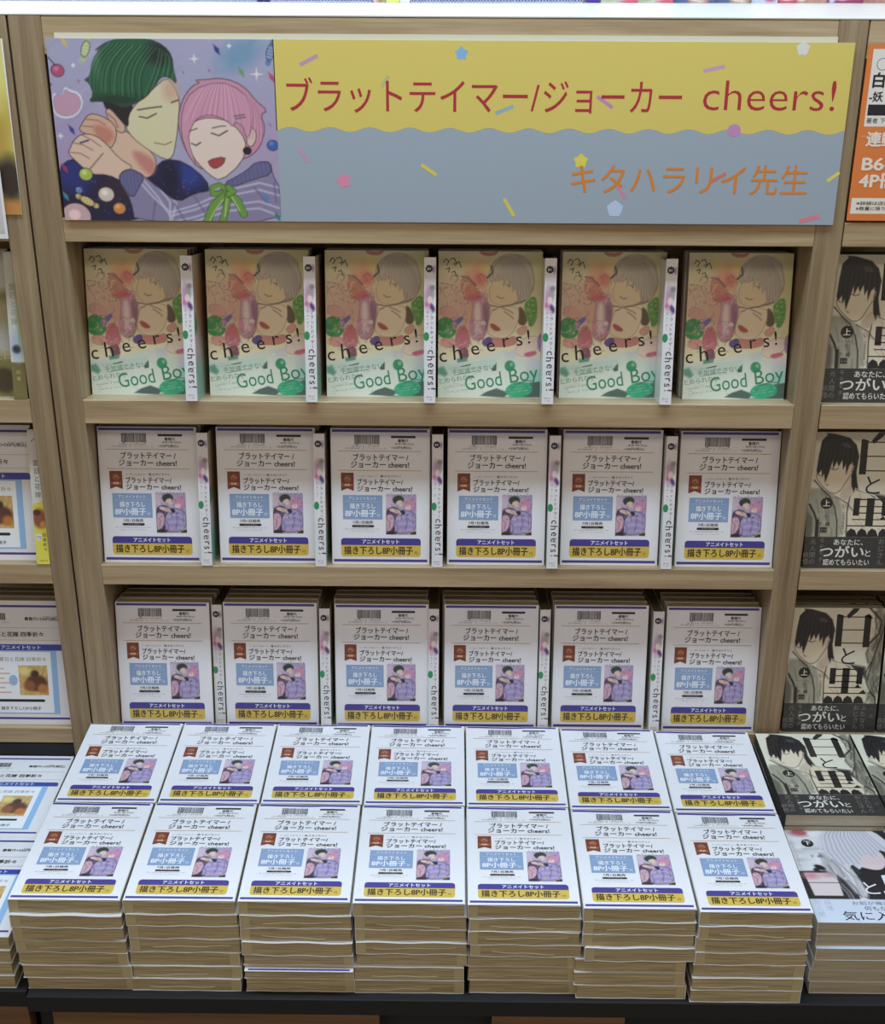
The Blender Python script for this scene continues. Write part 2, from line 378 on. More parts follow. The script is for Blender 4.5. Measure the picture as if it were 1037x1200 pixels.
def paint_cover():
    w, h = 128, 182
    c = Canvas(w, h, .9, (238, 224, 176), 4, 11)  # warm ground has the yellow glow reflected in the glossy jacket painted in
    Z = lambda pts: [((x-(90-(y-85)*.012))/733*128, (1138-y)/1052*182) for x, y in pts]
    E = (128, 96, 82)
    P_ = lambda pts, k, sm=1, e=.6, **q: c.poly(Z(pts), k, smooth=sm, edge=(E, e) if e else None, **q)
    c.ell(25, 155, 42, 34, (212, 200, 150), soft=20); c.ell(110, 160, 40, 40, (206, 200, 136), soft=20)
    c.ell(20, 118, 24, 26, (216, 180, 152), soft=9); c.ell(44, 112, 22, 30, (208, 150, 128), soft=8, a=.8)
    c.ell(46, 154, 13, 15, (232, 150, 112), soft=5, a=.9); c.ell(52, 148, 8, 9, (214, 100, 92), soft=4, a=.8); c.ell(38, 168, 9, 7, (240, 204, 120), soft=4, a=.8); c.ell(58, 166, 8, 8, (236, 200, 110), soft=5, a=.8)
    # sleeve-like and glass-like uprights
    P_([(250, 270), (300, 275), (360, 340), (400, 400), (350, 430), (270, 430), (245, 340)], (198, 118, 96))
    P_([(320, 380), (400, 370), (440, 440), (440, 560), (420, 700), (340, 730), (300, 640), (330, 500)], (190, 128, 148))
    P_([(340, 460), (380, 440), (390, 560), (370, 680), (340, 660)], (230, 204, 200), 1, 0, soft=2); P_([(300, 380), (370, 370), (410, 410), (360, 430), (310, 425)], (206, 84, 92), 1, 0, soft=1.5)
    P_([(400, 440), (450, 450), (450, 560), (420, 660), (405, 560)], (130, 84, 110), 1, 0, soft=2)
    c.line(Z([(250, 262), (300, 270), (350, 325)]), 2, (96, 74, 66), a=.8); c.line(Z([(100, 310), (180, 320), (200, 380)]), .8, E, a=.7); c.line(Z([(95, 330), (150, 440), (140, 520)]), .8, E, a=.6)
    # pale round strand mass, plain planes beneath
    hm = P_([(440, 240), (470, 160), (540, 110), (620, 95), (720, 130), (760, 220), (770, 330), (730, 410), (680, 450), (620, 460), (560, 470), (480, 300), (450, 300)], (176, 164, 138), 1, .5)
    for i in range(60):
        f = i/60; a0 = (500+170*f, 112+10*math.sin(f*3)); b0 = (520+250*f, 330+110*math.sin(f*2.6))
        c.line(Z([a0, (a0[0]*.5+b0[0]*.5+20, a0[1]*.5+b0[1]*.5-26), b0]), .8, [(132, 116, 112), (206, 196, 162), (150, 128, 128), (118, 98, 100)][i % 4], a=.6, cut=hm)
    P_([(450, 330), (500, 250), (540, 290), (600, 260), (640, 350), (670, 340), (660, 420), (610, 460), (540, 470), (470, 450), (448, 400)], (222, 192, 146))
    P_([(470, 215), (510, 180), (545, 215), (530, 270), (500, 300), (475, 260)], (206, 160, 128)); c.line(Z([(490, 220), (520, 215), (515, 260)]), .9, (150, 90, 80))
    fm = c.poly(Z([(470, 250), (485, 190), (540, 130), (640, 110), (740, 180), (765, 300), (735, 400), (690, 440), (668, 452), (662, 380), (650, 420), (632, 340), (612, 372), (606, 300), (588, 345), (572, 270), (548, 330), (542, 262), (520, 300), (512, 240), (490, 300)]), (180, 168, 144), edge=(E, .5))
    for i in range(64):
        f = i/64; a0 = (540+110*f, 120+6*math.sin(f*3)); b0 = (490+270*f, 300+110*math.sin(f*2.2)+c.rs.uniform(-16, 16))
        c.line(Z([a0, (a0[0]*.4+b0[0]*.6+14, a0[1]*.5+b0[1]*.5-16), b0]), .7, [(128, 112, 112), (214, 204, 172), (156, 134, 134), (108, 90, 94), (196, 184, 150)][i % 5], a=.65, cut=fm)
    P_([(465, 500), (540, 470), (650, 475), (662, 530), (640, 620), (600, 680), (540, 704), (470, 690), (432, 660), (440, 590)], (236, 210, 172))
    P_([(448, 598), (480, 596), (534, 638), (510, 652), (470, 640)], (168, 62, 60), 1, .4)
    P_([(655, 470), (690, 490), (720, 560), (700, 610), (650, 600), (662, 530)], (78, 64, 46)); P_([(640, 640), (700, 605), (720, 625), (700, 670), (660, 680)], (222, 150, 134))
    P_([(430, 690), (470, 698), (560, 705), (640, 680), (650, 740), (560, 765), (430, 762)], (196, 112, 102))
    c.line(Z([(462, 190), (470, 235), (432, 270)]), 2.4, (70, 66, 60)); c.line(Z([(450, 465), (520, 478), (600, 462), (700, 430)]), 1.8, (96, 76, 70), a=.8)
    P_([(390, 720), (440, 690), (470, 700), (465, 755), (410, 765)], (74, 56, 124), 1, 0)
    # green balloon, leafy patch, violet capsule
    q = c.ell(10, 88, 12.5, 13.5, (30, 132, 60), rot=.5); c.ell(14, 84, 5, 6, (84, 178, 96), soft=3, a=.7, cut=q); c.ell(16, 83, 1.4, 1.8, (214, 236, 214)); c.ell(5, 95, 3, 3, (92, 180, 100), soft=2, a=.6, cut=q)
    g_ = P_([(690, 470), (720, 420), (775, 395), (790, 470), (785, 560), (760, 610), (735, 620), (715, 560)], (88, 148, 62), 1, 0, soft=1)
    for i in range(40): x, y = c.rs.uniform(104, 124), c.rs.uniform(88, 130); c.ell(x, y, 1.6, 1.2, [(60, 130, 60), (150, 190, 84), (40, 110, 70)][i % 3], a=.8, cut=g_)
    c.poly(Z([(195, 580), (250, 540), (268, 560), (225, 610), (205, 612)]), (100, 84, 164), smooth=1); c.ell(20, 92, 3, 5, (160, 100, 150), soft=1)
    # pinks
    for pts, k in (([(100, 700), (200, 700), (215, 770), (110, 770)], (226, 150, 140)), ([(215, 620), (290, 610), (320, 760), (240, 790), (200, 740)], (200, 96, 110)), ([(620, 790), (700, 690), (800, 680), (810, 760), (720, 830), (660, 830)], (236, 206, 186)), ([(690, 810), (780, 790), (790, 815), (720, 840)], (206, 60, 96)), ([(100, 470), (200, 480), (230, 560), (160, 560), (100, 540)], (214, 150, 140)), ([(790, 690), (830, 650), (830, 780), (800, 800)], (150, 110, 170))):
        P_(pts, k, 1, .5, soft=1)
    c.ell(50, 85, 4.4, 4.4, (226, 190, 216), soft=1.2); c.ell(42, 90, 4, 4, (214, 130, 160), soft=1); c.ell(56, 94, 3, 3, (236, 214, 226), soft=1)
    P_([(220, 780), (290, 760), (305, 850), (245, 865)], (112, 62, 78)); P_([(230, 840), (285, 835), (262, 880)], (58, 78, 72), 1, 0)
    ks = [(150, 84, 84), (238, 212, 190), (120, 70, 96), (216, 150, 120), (244, 226, 200), (96, 60, 64)]
    for i in range(150):
        x, y = c.rs.uniform(2, 62), c.rs.uniform(56, 152); a = c.rs.uniform(0, 3.1); L = c.rs.uniform(2, 7)
        c.line([(x, y), (x+L*math.cos(a), y+L*math.sin(a)), (x+L*1.5*math.cos(a+.6), y+L*1.5*math.sin(a+.6))], c.rs.uniform(.5, 1.2), ks[i % 6], a=.5)
    # pale lower field
    c.poly(Z([(80, 875), (300, 850), (560, 790), (640, 840), (840, 860), (840, 1150), (80, 1150)]), (208, 218, 200), soft=2.5)
    c.poly(Z([(80, 905), (500, 850), (500, 905), (80, 975)]), (178, 208, 190), soft=1, a=.7); c.poly(Z([(560, 800), (640, 780), (640, 850), (560, 850)]), (196, 200, 208), soft=2, a=.8)
    c.poly(Z([(80, 920), (120, 910), (150, 960), (130, 985), (80, 960)]), (76, 132, 108), soft=1.5); c.poly(Z([(215, 850), (290, 850), (290, 868), (220, 880)]), (70, 130, 110), soft=1)
    c.ell(122, 24, 12, 16, (110, 190, 170), soft=6, a=.7); c.ell(120, 44, 10, 10, (200, 196, 214), soft=5, a=.6)
    c.poly(Z([(380, 1122), (430, 1090), (500, 1065), (570, 1090), (640, 1060), (700, 1030), (830, 1010), (830, 1130), (560, 1135)]), (52, 72, 66), soft=.8); c.poly(Z([(560, 1128), (600, 1090), (640, 1128)]), (206, 220, 206), soft=.8)
    q = c.ell(102, 11, 17, 10, (30, 146, 96), rot=.15)
    for i in range(30): x, y = c.rs.uniform(86, 118), c.rs.uniform(2, 20); c.line([(x, y), (x+4, y+.6)], .8, [(96, 190, 146), (16, 110, 70)][i % 2], a=.6, cut=q)
    c.ell(90, 41, 6.5, 7, (32, 124, 76)); c.ell(92, 43, 2, 2.4, (110, 180, 130), soft=1); P_([(465, 920), (500, 880), (500, 935), (470, 940)], (44, 70, 58), 0, 0)
    c.line(Z([(640, 1040), (700, 1010), (760, 1010), (780, 1040)]), 1, (60, 70, 66))
    for i in range(30): x, y = c.rs.uniform(2, 56), c.rs.uniform(3, 40); c.line([(x, y), (x+2.4, y+.3)], .7, (130, 156, 142), a=.6)
    P_([(370, 80), (440, 96), (520, 80), (480, 118), (400, 115)], (186, 90, 74), 1, .4)
    for q in ([(500, 400), (525, 415), (548, 412)], [(566, 318), (590, 330)], [(556, 510), (600, 540), (618, 560)], [(540, 485), (580, 500), (616, 520)], [(470, 500), (500, 492)]): c.line(Z(q), 1.2, (84, 64, 56), a=.8)
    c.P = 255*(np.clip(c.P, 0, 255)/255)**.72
    return c
def print_cover():
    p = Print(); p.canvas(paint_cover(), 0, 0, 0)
    ink = (34, 30, 28)
    for ch, x, y, hh, r in (('c', 2.5, 43, 17, .1), ('h', 20, 45.5, 19, .1), ('e', 42.5, 52, 17, .15), ('e', 62.5, 56, 17, .2), ('r', 82, 62, 17, .15), ('s', 98.5, 64, 17, .12), ('!', 112.5, 67, 17, .12)):
        p.text(ch, x, y, hh*1.35, ink, rot=r, layer=3)
    g = (60, 140, 106)
    p.text('Good', 36, 7, 24, g, w=46, bold=.002, rot=.16, layer=3); p.text('Boy', 91.5, 17, 24, g, w=36, bold=.002, rot=.16, layer=3)
    p.text('手加減できない', 18, 28.5, 7.6, (120, 160, 142), w=54, rot=.14, layer=2, bold=.01)
    p.text('とめられない', 2, 17.5, 7.2, (120, 160, 142), w=44, rot=.14, layer=2, bold=.01)
    p.bar(28, 39.5, 41, 42.5, 1, ink, 2); p.bar(22, 29, 52, 35, .5, (70, 80, 74), 2)
    p.scribble(6, 34, 12, 2, (120, 140, 130), rot=.14, seed=2); p.scribble(8, 36, 6, 1.8, (120, 140, 130), rot=.14, seed=4); p.scribble(10, 40, 36, 2, (120, 150, 136), rot=.14, seed=6)
    for pts in ([(6, 168), (9, 173), (13, 170), (10, 165)], [(14, 172), (19, 174), (22, 168), (18, 166)], [(9, 160), (14, 162), (12, 156)], [(20, 164), (25, 170), (28, 162)], [(16, 156), (20, 158), (22, 152)]):
        for a, b in zip(pts[:-1], pts[1:]): p.bar(*a, *b, 1.1, (70, 62, 44), 2)
    p.vtext('・・・', 23, 140, 4, (70, 60, 50), step=9)
    p.scribble(88, 116, 10, 2, (150, 214, 190), rot=.14, seed=9); p.scribble(90, 114, 6.5, 2, (150, 214, 190), rot=.14, seed=8)
    return p
def print_spine():
    T = 14.2; p = Print()
    c = Canvas(T, 177, .9, (228, 224, 226), 2, 5)
    c.ell(5, 128, 4.5, 14, (196, 150, 180), soft=2); c.ell(9, 134, 3.5, 8, (170, 160, 160), soft=1.5); c.ell(7, 126, 3, 5, (232, 206, 200)); c.ell(10, 117, 2.5, 5, (92, 60, 116), rot=.4, soft=1)
    c.ell(3, 121, 2, 3, (206, 110, 150), soft=1); c.ell(10, 141, 3, 3, (150, 130, 140), soft=1.5)
    c.ell(11.5, 163, 1.8, 4, (160, 140, 180), soft=1); c.ell(1, 40, 2, 20, (206, 222, 218), soft=3)
    p.canvas(c, 0, 0, 0)
    p.star(6, 163.5, 5, (32, 30, 34), 1, k=.8, n=9); p.text('BV', 6, 161.6, 3.6, (235, 235, 235), an='c', bold=.01, layer=2)
    p.ell(2.8, 82, 3.4, 5.4, (40, 140, 84), 1); 
    p.vtext('ブラットテイマー', 9.4, 113, 4.6, (90, 84, 84), step=6.0); p.vtext('ジョーカー', 4, 113, 3, (120, 112, 112), step=4.6)
    for ch, y_, o_ in (('c', 65.5, 3.6), ('h', 58, 2.6), ('e', 49.6, 3.8), ('e', 41.4, 3.2), ('r', 33, 4.0), ('s', 26.6, 3.4), ('!', 18.5, 3.8)):
        p.text(ch, o_, y_, 12.5, (40, 38, 40), rot=-math.pi/2, layer=3)
    p.vtext('キタハラリイ', 10.8, 48, 3, (96, 90, 90), step=5.5)
    p.scribble(3, 10, 6.5, 2, (60, 56, 58), seed=3); p.scribble(4, 10, 3.6, 1.6, (120, 116, 118), seed=5)
    return p
def print_side():
    """right-hand jacket side of a spine-out copy"""
    c = Canvas(128, 177, 3, (206, 200, 176), 4, 8)
    c.ell(0, 70, 40, 60, (206, 190, 186), soft=14); c.ell(5, 20, 40, 30, (140, 190, 178), soft=12); c.ell(6, 95, 14, 12, (60, 140, 90), soft=4); c.ell(60, 120, 50, 40, (206, 160, 130), soft=20)
    p = Print(); p.canvas(c, 0, 0, 0); return p

NAVY = (66, 54, 140)
def print_flyer():
    p = Print(); ink = (38, 32, 34)
    p.rect(2, 124.5, 177.2, 180.6, NAVY, 1, 16); p.rect(2.5, 125, 3.6, 7, NAVY, 1, 16)
    q = random.Random(5); x = 31
    while x < 63:
        ww = q.choice((.5, .7, 1.0)); p.rect(x, x+ww, 161.5 if q.random() < .9 else 160, 173.5, (58, 54, 58), 1); x += ww+q.choice((.35, .5, .7))
    p.scribble(27, 62, 157.8, 2.0, (88, 82, 84), seed=1); p.scribble(19, 44, 155, 2.2, (100, 92, 92), seed=2); p.scribble(46, 72, 155, 1.6, (180, 170, 165), seed=3)
    p.rect(78, 109.5, 169.6, 172.6, ink, 1, 8); p.text('書籍代', 93.5, 164, 4.2, ink, an='c', bold=.02)
    p.text('本体+税10%込', 83, 160.5, 2.8, (70, 64, 66), w=25); p.text('+330円(税込)', 78, 155.2, 3.6, ink, w=26, bold=.012)
    for v in (152.2, 126.6): p.rect(10, 117, v-.3, v+.35, (186, 142, 84), 1)
    p.text('ブラットテイマー /', 29, 139.6, 9, ink, w=71, bold=.022); p.text('ジョーカー cheers!', 26, 130, 9, ink, w=75, bold=.022)
    p.poly([(13, 123.6), (29.5, 123.6), (29.5, 99.5), (21.2, 102.8), (13, 99.5)], (122, 58, 36), 1)
    p.ell(21.4, 115.5, 5, 4.6, (150, 84, 52), 2); p.bar(18, 115, 21, 118, .7, (206, 160, 130), 3); p.bar(21, 118, 25, 114, .7, (206, 160, 130), 3)
    p.rect(14.5, 28, 105.5, 109, (168, 96, 60), 2); p.text('特典', 21.2, 105.6, 3.4, (240, 214, 190), an='c', bold=.02, layer=4)
    p.scribble(34, 62, 118.4, 1.7, (96, 88, 90), seed=4); p.text('著:キタハラリイ', 64, 117.6, 3.2, ink, w=27)
    p.text('ブラットテイマー/', 34, 107.4, 8, ink, w=59, bold=.024); p.text('ジョーカー cheers!', 34, 98.6, 8, ink, w=71, bold=.024)
    p.rect(15, 66.5, 61.4, 93.8, (136, 160, 196), 1)
    wt = (238, 240, 246)
    p.text('アニメイトセット', 40.7, 87.2, 4.6, wt, w=36, an='c', bold=.015); p.rect(18, 63.5, 85, 85.4, (190, 204, 226), 2)
    p.text('描き下ろし', 40.7, 75.6, 7.2, wt, w=33, an='c', bold=.03); p.text('8P小冊子', 18, 64.6, 9.6, wt, w=40, bold=.035); p.text('付', 59.5, 64.8, 4, wt)
    p.text('7月1日発売', 41, 55.4, 4, ink, w=26, an='c', bold=.02); p.rrect(26.5, 55.5, 50.6, 53.7, 1.4, ink, 1); p.scribble(33, 49, 51.5, 1.3, (200, 196, 196), layer=3, seed=8)
    p.scribble(18, 62, 47.6, 1.6, (120, 112, 116), seed=6); p.scribble(22, 56, 44.4, 1.3, (168, 160, 164), seed=7)
    p.canvas(couple_small, 71, 41, 1)
    for i in range(9): p.star(74+i*4.3, 95.3+math.sin(i*2)*1.2, 1.2, [(150, 150, 180), (190, 150, 190), (140, 130, 120)][i % 3], 3, rot=i)
    p.rrect(12, 116.5, 11, 35.8, 4, (212, 180, 74), 1); p.rrect(12, 116.5, 26.4, 35.8, 4, NAVY, 2, bot=False)
    p.text('アニメイトセット', 64, 28, 6.2, wt, w=48, an='c', bold=.03); p.text('描き下ろし8P小冊子', 16, 13.6, 11, (44, 34, 24), w=90, bold=.035); p.text('付', 108, 14, 4.5, (110, 80, 30))
    return p
def print_flyer_other():
    """booklet flyer of the neighbouring title"""
    p = Print(); ink = (38, 32, 34)
    p.rect(3, 125, 172.5, 175.6, NAVY, 1, 10); p.rect(3, 125, 8, 11, NAVY, 1, 10)
    p.rect(4, 6, 153, 163, ink, 1)
    q = random.Random(8); x = 22
    while x < 46:
        ww = q.choice((.5, .8, 1.0)); p.rect(x, x+ww, 154, 164, (58, 54, 58), 1); x += ww+q.choice((.35, .5))
    p.scribble(10, 50, 150, 1.6, (90, 84, 84), seed=2); p.text('書籍代+330円(税込)', 72, 153.5, 5, ink, w=50, bold=.02); p.scribble(98, 122, 158.5, 1.8, (90, 84, 84), seed=3)
    for v in (143, 125): p.rect(4, 124, v-.25, v+.25, (180, 170, 160), 1)
    p.text('愛日と花嫁 四季折々', 22, 130, 7, ink, w=74, bold=.03)
    p.rrect(4, 124, 110, 119, 4, (60, 70, 160), 1, bot=False); p.text('アニメイトセット', 64, 111.5, 6, (238, 240, 246), w=54, an='c', bold=.03)
    p.rect(8, 112, 16, 110, (150, 190, 232), 1); p.rect(14, 104, 18, 108, (242, 244, 248), 2)
    p.poly([(18, 106), (30, 106), (30, 90), (24, 93), (18, 90)], (176, 44, 52), 3); p.text('愛日と花嫁 四季折々', 33, 94, 6, (120, 100, 90), w=64, layer=3)
    c = Canvas(40, 44, 1.4, (206, 172, 110), 10, 4)
    c.ell(24, 18, 15, 12, (96, 58, 40), soft=2); c.ell(22, 32, 6, 5, (70, 50, 40)); c.ell(14, 14, 8, 8, (150, 90, 60), soft=2); c.ell(32, 10, 7, 7, (190, 120, 60), soft=2); c.ell(8, 36, 9, 6, (232, 214, 140), soft=3)
    p.canvas(c, 58, 44, 3)
    for i in range(6): p.rect(18, 46 if i % 2 else 38, 82-i*7, 84-i*7, (228, 176, 160), 3)
    p.ell(50, 66, 6, 8, (160, 190, 226), 3); p.rrect(26, 92, 34, 38, 1.8, ink, 3); p.text('描き下ろし12P小冊子', 30, 22, 5, ink, w=56, bold=.02, layer=4)
    return p

def paint_mono_up():
    w, h = 128, 182; c = Canvas(w, h, .9, (228, 223, 204), 3, 21)
    Z = lambda pts: [((x-5)/710*128, (1138-y)/1010*182) for x, y in pts]
    K = (40, 36, 38)
    # bare tree-like washes at the right
    c.poly(Z([(620, 120), (720, 120), (720, 900), (640, 900), (600, 700), (630, 560), (600, 470), (640, 390), (700, 300)]), (140, 138, 120), smooth=1, soft=3)
    for i in range(34):
        x = c.rs.uniform(600, 715); y = c.rs.uniform(130, 880); c.line(Z([(x, y), (x+c.rs.uniform(-30, 20), y+60), (x+c.rs.uniform(-40, 30), y+130)]), c.rs.uniform(1, 3.5), [(90, 86, 78), (190, 188, 168), (64, 60, 58), (160, 158, 140)][i % 4], a=.6, soft=1)
    c.line(Z([(590, 120), (690, 230), (680, 330), (605, 420)]), 2.5, (50, 46, 44), soft=1); c.line(Z([(735, 180), (705, 320), (655, 520), (620, 720)]), 2.2, (70, 66, 60)); c.line(Z([(640, 560), (600, 660), (640, 790), (700, 860)]), 1.6, K)
    # coat and scarf: planes with ink edges and dry-brush strokes
    c.poly(Z([(-10, 540), (120, 540), (210, 600), (300, 700), (320, 900), (-10, 900)]), (164, 160, 142), smooth=1, soft=2)
    c.poly(Z([(210, 480), (330, 440), (360, 560), (520, 620), (640, 740), (600, 900), (280, 900), (260, 700)]), (222, 208, 184), smooth=1, soft=3)
    for i in range(60):
        x = c.rs.uniform(-10, 300); y = c.rs.uniform(540, 880); a = c.rs.uniform(.6, 1.6); L = c.rs.uniform(30, 110)
        c.line(Z([(x, y), (x+L*math.cos(a)*.5, y+L*math.sin(a))]), c.rs.uniform(.8, 3), [(196, 192, 172), (120, 116, 104), (90, 86, 80), (178, 174, 154)][i % 4], a=.5, soft=.8)
    for i in range(26):
        x = c.rs.uniform(300, 620); y = c.rs.uniform(560, 860); c.line(Z([(x, y), (x+c.rs.uniform(10, 60), y+c.rs.uniform(20, 70))]), 1, [(150, 138, 122), (236, 228, 206)][i % 2], a=.5)
    for pts, wd in (([(40, 480), (100, 545), (160, 600), (200, 680), (225, 780), (232, 900)], 1.5), ([(20, 660), (60, 730), (85, 800), (80, 895)], 2.6), ([(345, 545), (440, 575), (560, 650), (612, 740), (640, 800)], 1.8), ([(305, 590), (292, 700), (300, 890)], 1.3), ([(640, 790), (690, 840), (700, 900)], 1.5), ([(200, 600), (290, 650), (330, 700)], 1)):
        c.line(Z(pts), wd, K)
    c.poly(Z([(440, 570), (600, 600), (612, 690), (540, 640)]), (66, 60, 64), soft=2); c.line(Z([(350, 540), (480, 590), (590, 700), (640, 800)]), 2, (236, 232, 214))
    c.poly(Z([(70, 770), (96, 770), (98, 900), (74, 900)]), K); c.poly(Z([(0, 690), (50, 760), (55, 900), (0, 900)]), (104, 102, 90), soft=2)
    # pale plain face-less plane under a large spiky dark mass
    c.poly(Z([(300, 500), (350, 470), (345, 560), (260, 640), (215, 590)]), (206, 190, 168), smooth=1, soft=1)
    c.poly(Z([(48, 440), (70, 400), (150, 330), (290, 330), (300, 430), (262, 500), (230, 560), (180, 582), (120, 545), (62, 480)]), (228, 214, 190), smooth=1, edge=(K, .8))
    c.ell((298-5)/710*128, (1138-385)/1010*182, 5.4, 9, (222, 206, 182), rot=-.3); c.line(Z([(290, 350), (312, 370), (300, 420)]), .8, K)
    for q in ([(150, 392), (175, 404), (205, 392)], [(66, 440), (82, 448)], [(125, 510), (140, 516)]): c.line(Z(q), 1.1, K, a=.7)
    H = [(50, 410), (58, 300), (72, 190), (110, 150), (100, 135), (160, 140), (200, 150), (270, 170), (320, 220), (345, 300), (335, 420), (348, 500), (360, 545), (335, 530), (330, 570), (308, 520), (300, 440), (318, 380), (300, 345), (280, 370), (262, 440), (255, 360), (238, 400), (226, 330), (205, 380), (190, 340), (165, 400), (160, 330), (140, 420), (118, 500), (105, 430), (92, 460), (85, 400), (62, 440)]
    hm = c.poly(Z(H), (30, 27, 30))
    for i in range(26):
        x = 80+i*10; c.line(Z([(150+i*3, 160), (x+10, 230), (x-8+i, 330), (x-6+i*1.2, 430)]), .8, [(70, 66, 70), (18, 16, 18), (54, 50, 54)][i % 3], a=.7, cut=hm)
    for i in range(6): c.line(Z([(215+i*9, 210), (240+i*9, 240)]), 1, (112, 108, 112), a=.6, cut=hm)
    # lower band
    c.poly([(-5, -5), (133, -5), (133, 43), (-5, 43)], (54, 52, 52)); 
    bm = (c.Y < 42)*1.0
    for i in range(60): x = c.rs.uniform(0, 128); y = c.rs.uniform(0, 42); c.line([(x, y), (x+c.rs.uniform(-6, 6), y+c.rs.uniform(3, 9))], .8, [(74, 72, 70), (42, 40, 40)][i % 2], a=.6, cut=bm)
    return c
def print_mono_up():
    p = Print(); p.canvas(paint_mono_up(), 0, 0, 0); ink = (34, 31, 32)
    # heavy brush-serif title built stroke by stroke
    q = lambda x0, x1, y0, y1, l=2: p.rect((x0-5)/710*128, (x1-5)/710*128, (1138-y1)/1010*182, (1138-y0)/1010*182, ink, l)
    q(352, 402, 185, 435); q(562, 612, 185, 440); q(395, 570, 195, 203); q(395, 570, 298, 306); q(395, 570, 404, 412)
    Z = lambda pts: [((x-5)/710*128, (1138-y)/1010*182) for x, y in pts]
    p.poly(Z([(350, 190), (362, 175), (400, 188), (400, 196)]), ink, 2); p.poly(Z([(560, 190), (590, 172), (625, 208), (610, 214)]), ink, 2)
    p.poly(Z([(425, 188), (470, 130), (520, 130), (500, 160), (440, 212)]), ink, 2)
    p.text('と', 73, 99, 27, ink, bold=.0, layer=2)
    q(335, 380, 610, 740); q(540, 585, 610, 740); q(430, 485, 610, 815); q(380, 545, 615, 624); q(380, 545, 668, 676); q(335, 585, 716, 724); q(335, 585, 765, 772); q(295, 620, 812, 820)
    p.poly(Z([(525, 772), (555, 740), (580, 772)]), ink, 2); p.poly(Z([(565, 814), (600, 785), (622, 814)]), ink, 2)
    for a in (300, 375, 450, 530): p.poly(Z([(a, 900), (a+5, 862), (a+30, 835), (a+62, 850), (a+82, 898)]), ink, 2)
    p.ell(24.4, 88, 7.8, 7.8, ink, 2); p.text('上', 24.4, 83.6, 9, (236, 232, 210), an='c', bold=.02, layer=4)
    p.scribble(13, 34, 75.5, 1.5, (90, 86, 80)); p.text('下', 15, 57, 5.6, ink, bold=.015); p.text('崎', 25, 57, 5.6, ink, bold=.015); p.rect(18.5, 27.5, 48.5, 56, (60, 56, 52), 2); p.scribble(19.5, 26.5, 50.5, 3, (150, 146, 130), layer=4)
    for i in range(14): p.scribble(46.4, 49, 100-i*3.6, 2.2, (110, 96, 84), seed=i)
    wt = (226, 224, 214); gr = (128, 126, 120)
    p.text('あなたに、', 38, 31.5, 8.4, wt, w=38, bold=.018); p.text('つがい', 21, 14.5, 16, wt, w=57, bold=.03); p.text('と', 80, 16, 10, wt, bold=.015); p.text('認めてもらいたい', 26, 4, 8.6, wt, w=60, bold=.015)
    p.vtext('元人間の', 11, 40, 7.6, gr, step=9); p.vtext('妖怪', 2.8, 22, 7.6, gr, step=9); p.vtext('モチモチ', 22.5, 41, 6.5, gr, step=8.5); p.vtext('おじさん', 100, 41, 8, gr, step=9.4); p.vtext('ふたなり', 110, 41, 8, gr, step=9.4); p.vtext('一途', 121, 38, 6.6, (104, 102, 98), step=10)
    return p
def paint_mono_low():
    w, h = 128, 182; c = Canvas(w, h, .95, (222, 222, 226), 3, 31)
    Z = lambda pts: [(x, 182-y) for x, y in pts]; K = (40, 38, 42)
    for i in range(40):
        x, y = c.rs.uniform(0, 60), c.rs.uniform(90, 182); c.ell(x, y, c.rs.uniform(3, 9), c.rs.uniform(2, 7), [(236, 236, 240), (206, 206, 212), (190, 186, 192)][i % 3], soft=2, a=.5)
    c.poly(Z([(66, -5), (133, -5), (133, 145), (58, 145), (52, 100), (80, 60)]), K, smooth=1)
    c.poly(Z([(-2, 92), (58, 90), (60, 142), (-2, 142)]), K); c.poly(Z([(5, 95), (43, 95), (42, 136), (8, 136)]), (224, 208, 210)); c.ell(12, 82, 10, 6, (206, 140, 150), soft=4, a=.9); c.ell(34, 84, 8, 5, (196, 150, 160), soft=3, a=.8)
    c.line(Z([(6, 113), (44, 113)]), .9, K); c.ell(18, 166, 13, 9, (170, 90, 98), soft=4); c.ell(22, 176, 6, 3, (130, 60, 70), soft=2)
    for x, y, r in ((6, 172, 5), (28, 172, 6), (32, 162, 5), (8, 178, 3)): c.ell(x, y, r, r*.9, (232, 232, 238), soft=2)
    # cloth folds
    c.poly(Z([(34, 50), (56, 62), (68, 100), (74, 138), (60, 140), (48, 100), (30, 92)]), (190, 188, 192), smooth=1, soft=2)
    for i in range(26):
        x = c.rs.uniform(30, 66); y = c.rs.uniform(50, 120); c.line(Z([(x, y), (x+6, y+14), (x+8, y+30)]), c.rs.uniform(.8, 2.4), [(120, 118, 124), (236, 236, 240), (90, 88, 94)][i % 3], a=.5, soft=.8)
    # light plane and silver strands
    c.poly(Z([(44, 60), (80, 34), (108, 50), (112, 72), (100, 92), (72, 82), (50, 68)]), (228, 206, 210), smooth=2)
    sm = c.poly(Z([(34, 36), (48, 12), (74, 0), (100, 4), (120, 24), (130, 60), (118, 56), (106, 50), (100, 70), (92, 58), (80, 66), (76, 92), (66, 76), (60, 96), (54, 74), (42, 66), (36, 52)]), (214, 212, 222), smooth=1)
    for i in range(54):
        f = i/54; c.line([(60+40*f, 178-6*f), (44+66*f, 158-4*f), (40+84*f, 130-6*f), (46+86*f, 104)], .7, [(150, 146, 164), (240, 240, 246), (178, 172, 190), (110, 106, 124)][i % 4], a=.5, cut=np.clip(sm+.25, 0, 1))
    c.ell(27, 97, 7, 4, (30, 28, 30), rot=-.6, soft=1); c.ell(22, 93, 4, 3, (40, 36, 40), soft=1)
    c.poly([(-5, -5), (133, -5), (133, 40), (-5, 40)], (208, 216, 232)); 
    return c
